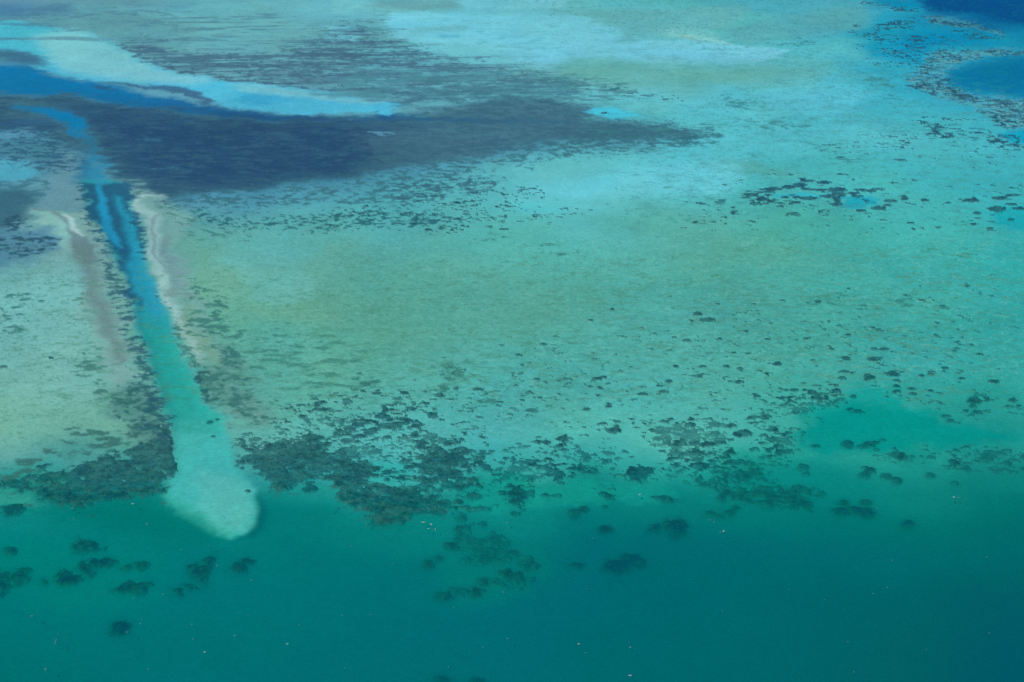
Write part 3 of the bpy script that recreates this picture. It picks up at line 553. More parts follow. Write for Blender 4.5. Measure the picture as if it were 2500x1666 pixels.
named('small coral lump by the stem of the ring', G1, (8,975,490,30,18), rough=.8)
named('coral lump in the upper middle of the ring', G1, (8,1075,600,30,24), (8,980,690,36,30), rough=.9)
named('short coral streak on the right of the ring', G1, (8,1180,685,36,16), rough=.9)
named('coral arm on the right side of the ring', G1, (8,1130,830,56,22), (8,1200,860,44,34), (8,1330,770,44,26), rough=1.)
named('dark coral lump just above the bottom edge, left of the middle', G1, (8,700,1555,50,26), rough=.7)
named('second coral lump on the bottom edge', G1, (8,930,1565,50,18), rough=.7)
named('faint coral smudge deep beside the ring', G1, (8,1600,775,50,16), rough=1.)
named('low coral wing right of the mottled shelf patch', G1, (8,1400,295,36,18), (8,1470,298,50,12), rough=.8)
# right deep slope
named('widest dark coral head on the right slope, with a long left arm', G1, (9,1100,408,60,24), (9,1180,395,50,24), (9,1260,410,66,36), rough=.6)
named('oval coral head on top of the widest one of the right slope', G1, (9,1275,342,46,22), rough=.4)
named('small coral knob above the left arm of the widest head', G1, (9,1120,342,28,18), rough=.5)
named('lone dark coral head farthest right on the deep slope', G1, (9,1560,485,44,24), rough=.5)
named('dark oval coral head at the left of the lower right slope', G1, (9,210,415,40,20), (9,275,438,30,14), rough=.6)
named('small slanting coral head below the mottled shelf edge', G1, (9,380,380,38,20), (9,330,410,30,18), rough=.8)
named('coral head where the shelf edge drops, left end', G1, (9,290,320,32,30), (9,320,275,26,24), rough=.8)
named('dark coral head at the right end of the shelf edge row', G1, (9,765,325,42,36), (9,850,345,36,14), rough=.8)
named('round dark coral head in the blue green bay', G1, (6,1145,1503,46,30), rough=.3)
named('small oval coral head left of the round one in the bay', G1, (6,925,1516,32,15), rough=.4)
named('ragged coral head right of the round one in the bay', G1, (6,1300,1500,56,26), (6,1235,1520,28,14), (6,1340,1540,30,12), rough=.9)
named('small coral lens at the upper right of the bay heads', G1, (6,1385,1473,24,9), rough=.5)
named('blurred coral head lying at the mouth of the bay', G1, (6,1215,1278,44,18), (6,1160,1260,22,12), rough=.8)
named('smudged coral head below the bay, beside the shelf edge', G1, (9,835,105,40,22), (9,860,145,28,16), rough=.8)
named('curved coral head on the far side of the bay', G1, (6,1815,1310,34,15), (6,1850,1340,26,16), (6,1890,1355,26,9), rough=.5)
named('stepped dark coral head in the middle of the bay mouth', G1, (9,1255,160,42,22), (9,1300,125,40,20), (9,1262,105,24,12), rough=.6)
named('oval coral head right of the stepped one', G1, (9,1405,165,36,22), rough=.5)
named('next coral head down the slope right of the stepped one', G1, (9,1480,198,36,22), rough=.6)
named('smooth coral head under the right hand reef cluster', G1, (9,1710,158,36,18), rough=.6)
named('small coral head at the foot of the right hand reef cluster', G1, (9,1880,213,22,15), rough=.5)
# shelf: distinct single heads
named('large oval dark coral head standing alone on pale sand right of centre', G2, (5,1872,1410,58,23), rough=.35)
named('dark coral head like a fish with a paler top, alone on the upper flat', G2, (6,192,648,54,16), rough=.5, lift=.6)
named('small coral head touching the fish shaped one', G2, (6,122,612,24,13), rough=.6)
named('dark arrowhead coral patch below a pair of small ones', G2, (6,1330,922,44,15), (6,1370,910,18,8), rough=.6)
named('left one of the pair of small coral heads above the arrowhead patch', G2, (6,1325,850,24,11), rough=.5)
named('right one of the pair of small coral heads above the arrowhead patch', G2, (6,1395,852,32,12), rough=.5)
named('three lobed coral head at the top of the bay', G2, (6,1280,1035,34,14), (6,1305,1045,36,16), (6,1280,1058,26,10), rough=.5)
named('long coral head with a frayed top, right of the three lobed one', G2, (6,1440,1018,62,14), (6,1470,1030,34,10), (6,1450,1002,28,7), rough=.8)
named('frayed coral head up left of the bay', G2, (6,1120,1005,32,12), (6,1170,1015,26,9), rough=.9)
named('small leaf shaped coral head below the frayed one', G2, (6,1105,1050,24,12), rough=.5)
named('small coral head on the left rim of the bay', G2, (6,1065,1132,34,16), rough=.6)
named('thin coral head above the one on the left rim of the bay', G2, (6,1045,1097,34,9), rough=.5)
named('coral head with a dark point left of the thin one', G2, (6,930,1102,32,9), rough=.6)
named('oval coral head farther left along the bay rim', G2, (6,778,1132,30,11), rough=.5)
named('coral head in the speckled cluster above the bay edge', G2, (6,940,1185,34,22), (6,1000,1185,22,20), rough=1.)
named('small coral slip between cluster and bay', G2, (6,1095,1193,30,9), rough=.5)
named('small angular coral head out in the bay mouth', G2, (6,1182,1175,22,12), rough=.6)
named('coral head right of the bay top, upper of two', G2, (6,1812,978,26,10), (6,1800,1003,14,8), rough=.6)
named('dark coral head between two paler ones right of the bay', G2, (6,1925,1050,24,11), rough=.5)
named('small coral head left of the dark one, right of the bay', G2, (6,1715,1022,22,8), rough=.5)
named('slanted coral head at the right rim of the bay', G2, (6,1650,1032,20,9), rough=.5)
named('coral head with ragged edge in the right part of the shelf', G2, (6,2140,1075,44,16), rough=.9)
named('darkest coral head of the right hand cluster', G2, (6,2015,1205,46,26), (6,2000,1235,26,20), rough=.6)
named('coral head at the lower edge of the right hand cluster', G2, (6,2035,1285,28,16), rough=.6)
named('slim coral head closing the right hand cluster', G2, (6,2240,1245,40,10), (6,2280,1205,30,12), rough=.6)
named('small coral head inside the bay, upper left of the belt', G2, (6,1478,1104,24,10), rough=.5)
named('small coral head inside the bay, lower of two', G2, (6,1590,1158,26,11), (6,1578,1122,26,9), rough=.6)
named('blurry coral head at the inner edge of the bay', G2, (6,1470,1145,36,12), rough=1.)
named('dark coral head with a flat left side, on the shelf below the flat', G2, (6,412,982,22,10), rough=.5)
named('small coral point left of the flat sided one', G2, (6,315,970,22,9), rough=.7)
named('coral head just above the speckled field', G2, (6,400,1076,28,14), rough=.6)
named('small lone coral head on the open flat, right', G2, (6,466,880,22,8), rough=.4)
named('tiny lens shaped coral head, alone in the middle of the flat', G2, (6,700,518,18,6), rough=.4)
named('tiny coral head below the open flat, lower of a pair', G2, (6,865,777,22,8), rough=.6)
named('tiny coral head on the flat, right of the pair', G2, (6,1148,753,24,7), rough=.5)
named('small pointed coral head on the open flat', G2, (6,1086,690,22,7), rough=.6)
named('tiny dark dot of coral on the upper flat', G2, (6,1152,438,12,7), rough=.3)
named('dark coral head beside the left end of the speckled field', G2, (6,132,1035,22,12), rough=.6)
named('dark coral dome inside the lower speckled field', G2, (6,345,1372,50,22), rough=.7)
named('flat mottled coral patch low in the speckled field', G2, (6,440,1430,70,24), rough=.8)
named('coral patch at the right of the speckled field', G2, (6,640,1400,38,24), rough=.9)
named('coral patch above the right of the speckled field', G2, (6,585,1315,36,14), rough=.9)
named('tiny dark coral oval alone on the green flat', G2, (5,1860,578,13,8), rough=.3)
named('tiny coral wedge left below the dark oval', G2, (5,1712,651,16,6), rough=.5)
named('tiny dark coral head at the right of the pale flat', G2, (5,2252,489,16,5), rough=.5)
named('dark coral head with a sharp left tip on the shelf', G2, (5,2245,1070,22,11), rough=.4)
named('dark coral head above the sharp tipped one', G2, (5,2294,968,20,9), rough=.4)
named('coral head in the row above the large oval one', G2, (5,1835,1244,22,10), rough=.6)
named('second coral head in the row above the large oval one', G2, (5,1680,1264,24,11), rough=.7)
named('coral head like a bow tie on the shelf', G2, (5,1342,1056,28,12), rough=.8)
named('small coral head right of the bow tie one', G2, (5,1705,1105,24,8), rough=.6)
named('ragged coral head above the oval one, far side', G2, (5,2062,1162,34,12), rough=.9)
named('coral head between the bow tie and the ragged one', G2, (5,1800,1044,20,9), rough=.6)
named('ring shaped coral head on the middle flat', G2, (5,940,1130,34,9), rough=.8)
named('dark coral spot at the top of the mottled middle patch', G2, (5,790,1122,18,12), rough=.8)
named('tiny coral spot below the mottled middle patches', G2, (5,374,1230,14,8), rough=.4)
named('small flat coral head at the left of the middle flat', G2, (5,132,1018,24,5), rough=.5)
named('dark ragged coral head above the middle reef', G2, (5,370,1378,56,22), (5,410,1360,50,12), rough=.8)
named('frayed coral head right of the middle reef top', G2, (5,770,1490,60,22), rough=1.)
named('dark coral head with light bottom below the sand patch', G2, (5,1350,1485,40,14), (5,1350,1452,30,8), rough=.7)
named('rounded coral head on the lower shelf right of centre', G2, (5,1495,1515,34,16), rough=.8)
named('small dark coral head beside the pale sand pocket', G2, (8,470,106,30,16), rough=.5)
named('small coral head in the shallow sandy gap', G2, (8,620,240,28,10), rough=.6)
named('small coral head at the edge of the sandy gap', G2, (8,950,237,28,13), rough=.7)
named('squat coral head at the bottom of the middle shelf', G2, (8,1105,272,26,10), rough=.6)
named('dark coral knot in the upper middle shelf', G2, (8,1000,115,50,24), rough=.8)
named('pointed coral head at the left of the shelf drop', G2, (7,2120,250,50,26), rough=.8)
named('mottled coral mass on the lower middle shelf', G1, (8,1220,300,90,50), rough=1.2)
named('mottled coral mass above the twin lobed head', G2, (8,2040,150,76,44), rough=1.)
named('coral patch on the edge right of the twin lobed head', G1, (8,2150,315,36,16), (8,2230,325,54,26), rough=.8)
named('small coral head in the dredged channel', G2, (4,1485,1332,14,9), rough=.5, lift=.5)
named('small coral tuft in the dredged channel, left of the other', G2, (4,1435,1352,24,14), rough=1., lift=.5)
named('faint coral tuft low in the dredged channel', G2, (4,1455,1447,16,10), rough=1., lift=.5)
named('small coral head on the pale flat left of the channel', G2, (4,352,910,24,10), rough=.6, lift=.5)
named('small coral head at the left edge of the pale flat', G2, (4,18,972,28,11), rough=.6, lift=.5)
# far lagoon
named('dark coral ridge forming the top of the far coral loop', G3, (3,640,1295,60,12), (3,560,1298,30,6), (3,740,1282,50,13), (3,820,1268,50,18), (3,860,1296,40,9), rough=.45)
named('long coral tongue above the far coral loop', G3, (3,860,1240,50,9), (3,838,1225,22,6), rough=.4)
named('leaf shaped coral head just right above the far loop', G3, (3,985,1252,44,11), rough=.5)
named('dark coral bar across the middle of the far loop', G3, (3,960,1300,70,10), (3,1070,1300,60,18), (3,1090,1330,50,18), (3,1010,1345,60,14), (3,880,1360,70,12), (3,800,1355,30,10), rough=.45)
named('coral stem running down from the crossing of the far loop', G3, (3,1072,1370,26,26), (3,1068,1400,40,14), rough=.5)
named('thin coral arm reaching right from the far loop', G3, (3,1180,1325,40,9), (3,1230,1302,40,10), (3,1305,1308,34,12), rough=.4)
named('coral spur at the left tip of the far loop', G3, (3,490,1335,50,10), (3,560,1360,46,13), (3,440,1355,30,6), rough=.5)
named('small coral head at the bottom left of the far loop', G3, (3,515,1398,38,11), rough=.4)
named('coral head in the bottom of the far loop', G3, (3,790,1388,36,9), rough=.4)
named('small coral head in the gap of the far loop', G3, (3,720,1352,28,9), rough=.4)
named('coral crumbs under the left half of the far loop', G3, (3,625,1386,28,7), (3,685,1392,24,9), rough=.45)
named('dark coral clump on the lower rim of the round pool', G3, (3,1360,1425,58,15), rough=.5)
named('coral clump on the right rim of the round pool', G3, (3,1440,1378,50,13), (3,1420,1408,30,9), rough=.4)
named('coral clump at the lower left of the round pool', G3, (3,1240,1444,38,9), rough=.5)
named('coral head under the round pool', G3, (3,1285,1463,24,7), rough=.4)
named('coral clump at the upper right of the round pool', G3, (3,1520,1358,30,16), rough=1.)
named('small coral head right of the round pool', G3, (3,1670,1372,32,10), rough=.4)
named('lone coral head left of the far loop', G3, (3,285,1373,28,8), (3,245,1382,14,4), rough=.4)
named('tiny coral head farthest left of the far loop', G3, (3,138,1390,22,7), rough=.5)
named('tiny coral head below the lone one', G3, (3,364,1456,22,8), rough=.5)
named('tiny coral head under the left tip of the far loop', G3, (3,362,1422,18,5), rough=.5)
named('coral band at the far right edge, upper', G3, (3,1990,1375,60,14), rough=.4)
named('coral band above the right pool', G3, (3,2180,1358,50,12), (3,2280,1340,50,10), rough=.4)
named('coral band sloping down at the right pool', G3, (3,2270,1400,40,10), (3,2320,1430,50,13), rough=.5)
named('mottled coral oval left of the right pool', G3, (3,2165,1432,60,20), rough=.45)
named('coral crumbs at the foot of the right pool', G3, (3,2030,1460,26,10), (3,2030,1496,20,6), rough=.5)
named('tiny coral head between loop and right pool', G3, (3,1828,1390,20,7), rough=.5)
named('tiny coral head right above the flat', G3, (3,1575,1528,26,5), rough=.5)
named('small round coral head on the upper right flat', G3, (3,1762,1560,22,10), rough=.4)
named('small coral head by the right edge of the upper flat', G3, (6,2115,24,28,9), rough=.5)
named('coral head in the little bright gap by the dark meadow', G3, (2,1810,778,30,6), rough=.4)
# reef masses
REEFS = {}
for kid, pts, label, holes, seed in [
    (90, reefL, 'broad dark reef on the left of the channel mouth, reaching the left edge', .75, 601),
    (91, reefR, 'dark reef block on the right of the channel mouth', .8, 602),
    (92, reefM, 'ragged dark reef lobe hanging over the drop, right of the channel reef', .85, 603),
    (93, reefN, 'mottled dark reef beside the pale sand pocket', .9, 604),
    (94, reefO, 'low dark reef spur under the sandy gap', .9, 605)]:
    reef(pts, kid, 16, holes, seed); REEFS[kid] = label
outer = (np.abs(U - 1250) > 1500) | (V < -130) | (V > 1815)
CF[outer] = 0; KIND[CF <= .5] = 0

# coral tops, colours
deepfade = sstep(2.0, 9.0, D)
reefcol = lin(np.stack([np.interp(D, [1, 3, 8, 12], [38, 14, 2, 0]), np.interp(D, [1, 3, 8, 12], [94, 90, 80, 76]), np.interp(D, [1, 3, 8, 12], [102, 98, 86, 82])], -1))
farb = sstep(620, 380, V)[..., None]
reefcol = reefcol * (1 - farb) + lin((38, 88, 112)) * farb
reefcol = reefcol * (1 + (fbm(GX / 2.6, GY / 2.4, 611, 4, .7) - .5)[..., None] * 1.2)
big = (KIND >= 90) & (KIND < 95)
mott = sstep(.46, .66, fbm(GX / 4.5, GY / 3.5, 612, 5, .75))[..., None] * big[..., None] * .5
reefcol = reefcol * (1 - mott) + lin((50, 116, 114)) * mott * np.array([1, 1, 1])
cfs = sstep(.10, .90, CF)[..., None]
weak = .72 + .28 * sstep(.36, .56, fbm(GX / 14, GY / 14, 615, 3))
CFW = blur(blur(CF, 5), 4) * (1 - .8 * m_ch); kd = sstep(2.0, 5.0, D)  # dark halo round deep heads: blur of scattering water painted into the bottom colour
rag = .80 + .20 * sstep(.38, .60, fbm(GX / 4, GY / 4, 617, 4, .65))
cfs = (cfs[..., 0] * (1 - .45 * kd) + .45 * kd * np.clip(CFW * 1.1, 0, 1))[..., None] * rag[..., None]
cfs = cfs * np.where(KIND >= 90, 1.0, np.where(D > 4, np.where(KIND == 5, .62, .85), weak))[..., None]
tint = fbm(GX / 9, GY / 9, 616, 3) - .5
reefcol = reefcol * (1 + tint[..., None] * np.array([.7, .4, .15]))
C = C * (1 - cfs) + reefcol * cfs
lift = np.zeros_like(D); lk = np.full(D.shape, 1.0)
for kid, (_, _, l) in PATCH.items(): lk[KIND == kid] = l
hgt = np.minimum(lk * (.5 + .14 * np.clip(D, 0, 8)), D * .6)
LIFT = hgt * sstep(.35, 1.0, CF) * (.55 + .9 * fbm(GX / 4, GY / 4, 620, 3, .6))
# ------------------------------------------------------------------ from wanted look to bottom colour, through the water above it
def water_at(gy):
    t = np.clip((gy - Y_NEAR) / (Y_FAR - Y_NEAR), 0, 1)[..., None]
    return ABS_NEAR * (1 - t) + ABS_FAR * t, SCA_NEAR * (1 - t) + SCA_FAR * t
def invert(target, depth):
    a, s = water_at(GY); st = a + s
    mu_s = math.sin(SUN_EL); sb = SINB[..., None]; d = depth[..., None]
    Ts = np.exp(-st * d / mu_s); Tk = np.exp(-st * d * 1.25); Tv = np.exp(-st * d / sb)
    Esun_n = E_SUN / mu_s
    kk = (1 / sb) / (1 / sb + 1 / mu_s)
    B = CAL_B * (s / st) * (Esun_n / (4 * math.pi) * kk * (1 - Ts * Tv) + E_SKY / math.pi * .42 * (1 - Tk * Tv))
    G = (E_SUN * Ts + E_SKY * Tk) / math.pi * Tv
    return (target - B) / G, B, G
DEP = D - LIFT
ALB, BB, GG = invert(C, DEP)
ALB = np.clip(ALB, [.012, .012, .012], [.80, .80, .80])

# ------------------------------------------------------------------ materials
def bottom_mat(name, scale, amount, bump):
    m = bpy.data.materials.new(name); m.use_nodes = True; n = m.node_tree.nodes; l = m.node_tree.links
    p = n['Principled BSDF']; p.inputs['Roughness'].default_value = 1.0; p.inputs['Specular IOR Level'].default_value = 0.0
    at = n.new('ShaderNodeAttribute'); at.attribute_name = 'bottom'
    tc = n.new('ShaderNodeNewGeometry')
    mp = n.new('ShaderNodeVectorMath'); mp.operation = 'MULTIPLY'; mp.inputs[1].default_value = (1, 1.5, 0.2)
    no = n.new('ShaderNodeTexNoise'); no.inputs['Scale'].default_value = scale; no.inputs['Detail'].default_value = 4; no.inputs['Roughness'].default_value = .65
    mr = n.new('ShaderNodeMapRange'); mr.inputs['From Min'].default_value = .25; mr.inputs['From Max'].default_value = .75
    mr.inputs['To Min'].default_value = 1 - amount; mr.inputs['To Max'].default_value = 1 + amount
    mu = n.new('ShaderNodeVectorMath'); mu.operation = 'SCALE'
    l.new(tc.outputs['Position'], mp.inputs[0]); l.new(mp.outputs[0], no.inputs['Vector']); l.new(no.outputs['Fac'], mr.inputs['Value'])
    l.new(at.outputs['Color'], mu.inputs[0]); l.new(mr.outputs[0], mu.inputs['Scale']); l.new(mu.outputs[0], p.inputs['Base Color'])
    b = n.new('ShaderNodeBump'); b.inputs['Strength'].default_value = bump; b.inputs['Distance'].default_value = .5
    l.new(no.outputs['Fac'], b.inputs['Height']); l.new(b.outputs[0], p.inputs['Normal'])
    return m
M_SAND = bottom_mat('sandy_bottom', .35, .13, .2); M_CORAL = bottom_mat('coral', .6, .35, .7)

# ------------------------------------------------------------------ meshes cut from the grid
X = PXu * (H + D); Y = PYu * (H + D)
def make(name, cells, zz, mat, xyz_lift=None):
    """cells: boolean (NV-1, NU-1); zz: height of every grid point"""
    r, c = np.nonzero(cells)
    a = r * NU + c
    quads = np.stack([a, a + NU, a + NU + 1, a + 1], 1)
    idx, inv = np.unique(quads, return_inverse=True); inv = inv.reshape(quads.shape)
    co = np.stack([X.ravel()[idx], Y.ravel()[idx], zz.ravel()[idx]], 1)
    return build(name, co, inv, ALB.reshape(-1, 3)[idx], mat), idx
def build(name, co, quads, col, mat):
    me = bpy.data.meshes.new(name); nq = len(quads)
    me.vertices.add(len(co)); me.vertices.foreach_set('co', co.astype(np.float32).ravel())
    me.loops.add(nq * 4); me.loops.foreach_set('vertex_index', quads.astype(np.int32).ravel())
    me.polygons.add(nq); me.polygons.foreach_set('loop_start', np.arange(0, nq * 4, 4, dtype=np.int32))
    try: me.polygons.foreach_set('loop_total', np.full(nq, 4, np.int32))
    except Exception: pass
    me.update(calc_edges=True)
    at = me.attributes.new('bottom', 'FLOAT_COLOR', 'POINT')
    at.data.foreach_set('color', np.concatenate([col, np.ones((len(col), 1))], 1).astype(np.float32).ravel())
    me.polygons.foreach_set('use_smooth', np.ones(nq, bool))
    me.materials.append(mat)
    o = bpy.data.objects.new(name, me); COL.objects.link(o); return o
def cellmax(a): return np.maximum(np.maximum(a[:-1, :-1], a[1:, :-1]), np.maximum(a[:-1, 1:], a[1:, 1:]))
Z = -D
# regions of the bottom
REG = np.zeros((NV - 1, NU - 1), np.int32)
def cell(a): return .25 * (a[:-1, :-1] + a[1:, :-1] + a[:-1, 1:] + a[1:, 1:])
m_mead = poly(A(1, [(150,655),(700,700),(1300,780),(1900,840),(2352,800)]) + A(2, [(400,800),(700,755),(900,700),(1100,655),(1550,680),(1780,740),(1720,800),(1850,815),(1990,825),(2352,870),(2352,925),(2200,955),(1700,970),(1400,985),(1100,1060),(900,1100),(700,1160),(500,1150),(250,1200),(0,1240)]) + A(1, [(2000,1240),(1700,1295),(1400,1335),(1100,1370),(980,1335),(880,1250),(750,1120),(620,950),(560,800),(400,720)]), 14, .6)
REG[cell(m_mead) > .5] = 1
REG[cell(m_bar) > .5] = 2
REG[cell(m_ch) > .5] = 3
REG[(cell(streak) > .5) & (REG == 0)] = 4
for code, name, kind, label, cat in [
        (0, 'seabed', 'structure', 'sandy green and turquoise lagoon floor', 'seabed'),
        (1, 'seagrass_meadow', 'stuff', 'dark blue meadow of seagrass across the lagoon', 'seagrass'),
        (2, 'sand_bank', 'structure', 'long pale sand bank', 'sand'),
        (3, 'channel', 'structure', 'dredged channel floor ending in a pale sand tongue', 'channel'),
        (4, 'seagrass', 'stuff', 'streaky grey seagrass beds behind the pale sand bank', 'seagrass')]:
    o, _ = make(name, REG == code, Z, M_SAND)
    o['kind'] = kind; o['label'] = label; o['category'] = cat

# connected patches of coral
inside = cellmax(CF) > .5
inside[0] = inside[-1] = False; inside[:, 0] = inside[:, -1] = False
KC = np.maximum(np.maximum(KIND[:-1, :-1], KIND[1:, :-1]), np.maximum(KIND[:-1, 1:], KIND[1:, 1:]))
rr, cc = np.nonzero(inside); nid = -np.ones(inside.shape, np.int64); nid[rr, cc] = np.arange(len(rr))
KCv = KC[rr, cc]
named_c = KCv >= 90
ea, eb = [], []
for dr, dc in ((0, 1), (1, 0)):
    b = nid[np.clip(rr + dr, 0, NV - 2), np.clip(cc + dc, 0, NU - 2)]; ok = b >= 0
    a_ = np.nonzero(ok)[0]; b_ = b[ok]
    same = (KCv[a_] == KCv[b_]) | (~named_c[a_] & ~named_c[b_])
    ea.append(a_[same]); eb.append(b_[same])
ea = np.concatenate(ea); eb = np.concatenate(eb)
par = np.arange(len(rr))
while True:
    pa, pb = par[ea], par[eb]; lo, hi = np.minimum(pa, pb), np.maximum(pa, pb); mm = lo != hi
    if not mm.any(): break
    np.minimum.at(par, hi[mm], lo[mm])
    while True:
        pp = par[par]
        if (pp == par).all(): break
        par = pp
comp, cidx, cnt = np.unique(par, return_inverse=True, return_counts=True)
area = cnt.astype(float)
inframe = (vsr[rr] > 0) & (vsr[rr] < 1666) & (us[cc] > 0) & (us[cc] < 2500)
fr = np.bincount(cidx, inframe.astype(float), len(comp))
kind_of = KCv[comp]
GROUPS = {1: ('small dark coral head among the many on the crowded shelf edge', 'coral heads crowding the shelf edge'),
          2: ('tiny dark coral head scattered over the green flat', 'tiny coral heads on the green flat'),
          3: ('dark coral head in the right hand cluster above the deep', 'coral heads right of the bay'),
          4: ('dark coral head where the shelf edge drops away', 'coral heads on the drop'),
          5: ('blurred dark coral lump in the deep ring of bommies', 'coral heads of the deep ring'),
          6: ('small dark coral head in the grey belt beside the blue pool', 'coral heads beside the blue pool'),
          7: ('flat dark coral head around the far turquoise pool', 'coral heads around the far pool'),
          8: ('tiny dark coral head scattered about the far coral loop', 'tiny coral heads near the far loop'),
          9: ('tiny dark coral head on the speckled flat below the seagrass', 'tiny coral heads below the seagrass')}
main_done = set(); jobs = []
order = np.argsort(-fr)
for ci in order:
    k = int(kind_of[ci])
    if fr[ci] < 5 and not (k >= 90 and k not in main_done and fr[ci] > 0): continue
    if k >= 90 and k not in main_done: main_done.add(k); jobs.append((ci, k, True))
    elif k < 90 or fr[ci] >= 24: jobs.append((ci, k, False))
own = [j for j in jobs if j[2]]; rest = [j for j in jobs if not j[2]][:300 - len(own)]
chosen = {j[0] for j in own + rest}
sel_all = np.argsort(cidx, kind='stable'); starts = np.concatenate([[0], np.cumsum(cnt)])
zc = Z + LIFT + .02
def coral_object(name, cells_i):
    m = np.zeros(inside.shape, bool); m[rr[cells_i], cc[cells_i]] = True
    r, c = rr[cells_i], cc[cells_i]
    a = r * NU + c; quads = np.stack([a, a + NU, a + NU + 1, a + 1], 1)
    idx, inv = np.unique(quads, return_inverse=True); inv = inv.reshape(quads.shape)
    co = np.stack([X.ravel()[idx], Y.ravel()[idx], zc.ravel()[idx]], 1)
    col = ALB.reshape(-1, 3)[idx]
    # a foot that goes down into the bottom all round
    e = np.concatenate([inv[:, [0, 1]], inv[:, [1, 2]], inv[:, [2, 3]], inv[:, [3, 0]]])
    key = np.minimum(e[:, 0], e[:, 1]) * (len(idx) + 1) + np.maximum(e[:, 0], e[:, 1])
    _, first, n_ = np.unique(key, return_index=True, return_counts=True)
    be = e[first[n_ == 1]]
    n0 = len(co); foot = co.copy(); foot[:, 2] = Z.ravel()[idx] - .4
    co2 = np.concatenate([co, foot]); col2 = np.concatenate([col, col])
    walls = np.stack([be[:, 0], be[:, 1], be[:, 1] + n0, be[:, 0] + n0], 1)[:, ::-1]
    base = (inv + n0)[:, ::-1]
    q = np.concatenate([inv, walls, base])
    o = build(name, co2 - [co[:, 0].mean(), co[:, 1].mean(), Z.ravel()[idx].mean()], q, col2, M_CORAL)
    o.location = (co[:, 0].mean(), co[:, 1].mean(), Z.ravel()[idx].mean())
    return o
for ci, k, is_main in own + rest:
    cells_i = sel_all[starts[ci]:starts[ci + 1]]
    if k in REEFS:
        o = coral_object('coral_reef', cells_i); o['category'] = 'reef'
        o['label'] = REEFS[k] if is_main else 'outlying scrap of dark reef broken off the reef edge'
        o['group'] = 'dark reefs along the drop' if is_main else 'scraps of reef'
    else:
        o = coral_object('coral_patch', cells_i); o['category'] = 'coral head'
        if k in PATCH and is_main: o['label'] = PATCH[k][0]; o['group'] = PATCH[k][1]
        elif k in PATCH: o['label'] = 'small coral crumb lying close to a bigger coral head'; o['group'] = 'coral crumbs'
        else: o['label'], o['group'] = GROUPS[k]
left = np.array([ci not in chosen for ci in range(len(comp))])
cells_i = np.nonzero(left[cidx])[0]
if len(cells_i):
    o = coral_object('coral_rubble', cells_i); o['kind'] = 'stuff'; o['label'] = 'countless tiny dark coral heads and rubble'; o['category'] = 'coral rubble'
print('coral heads', len(own), len(rest), 'left', int(left.sum()), 'named missing', [PATCH[k][0] for k in PATCH if k not in main_done])

# ------------------------------------------------------------------ flecks of foam on the surface
FO = [(1,985,1208,0)]
M_FOAM = bpy.data.materials.new('foam'); M_FOAM.use_nodes = True
pf = M_FOAM.node_tree.nodes['Principled BSDF']; pf.inputs['Roughness'].default_value = .9
nf = M_FOAM.node_tree.nodes.new('ShaderNodeTexNoise'); nf.inputs['Scale'].default_value = 2.0
rf = M_FOAM.node_tree.nodes.new('ShaderNodeValToRGB'); rf.color_ramp.elements[0].color = (.012, .12, .14, 1); rf.color_ramp.elements[1].color = (.09, .24, .26, 1)
M_FOAM.node_tree.links.new(nf.outputs['Fac'], rf.inputs['Fac']); M_FOAM.node_tree.links.new(rf.outputs[0], pf.inputs['Base Color'])
M_FOAM2 = M_FOAM.copy(); M_FOAM2.name = 'bright_foam'
for nn in M_FOAM2.node_tree.nodes:
    if nn.type == 'VALTORGB': nn.color_ramp.elements[0].color = (.08, .22, .22, 1); nn.color_ramp.elements[1].color = (.32, .44, .44, 1)
rng = np.random.RandomState(5)
common = 'tiny white fleck of foam drifting on the deep teal water'
def foam(i, x, y, wpx, hpx, label, rot=0., holes=0):
    u, v = A(i, [(x, y)])[0]
    sy = (v - CV) / F; dn = math.sin(PITCH) + sy * math.cos(PITCH)
    px = (u - CU) / F / dn * H; py = (math.cos(PITCH) - sy * math.sin(PITCH)) / dn * H
    ppm = F * dn / H; wm = wpx / 2.8 / ppm / 2 * .7; hm = hpx / 2.8 / ppm / 2 / dn * .7
    n = 15; co = []; q = []
    ang = np.linspace(0, 2 * math.pi, n, endpoint=False)
    rad = .55 + .6 * rng.rand(n)
    rad = (rad + np.roll(rad, 1) * .4) / 1.3
    pts = np.stack([np.cos(ang) * rad * wm, np.sin(ang) * rad * hm], 1)
    ca, sa = math.cos(rot), math.sin(rot); pts = pts @ np.array([[ca, sa], [-sa, ca]])
    for z, s in ((0.10, .55), (.04, 1.0), (-.05, .9)):
        for p in pts: co.append((p[0] * s, p[1] * s, z))
    co.append((0, 0, .13)); me = bpy.data.meshes.new('foam_fleck'); f = []
    for k in range(n):
        k2 = (k + 1) % n
        f += [(k, k + n, k2 + n, k2), (k + n, k + 2 * n, k2 + 2 * n, k2 + n), (3 * n, k, k2)]
    f.append(tuple(range(2 * n, 3 * n)))
    me.from_pydata(co, [], f); me.materials.append(M_FOAM if label == common else M_FOAM2); me.update()
    o = bpy.data.objects.new('foam_fleck', me); COL.objects.link(o); o.location = (px, py, 0.02)
    o['label'] = label; o['category'] = 'foam'; o['group'] = 'foam flecks on the deep water'
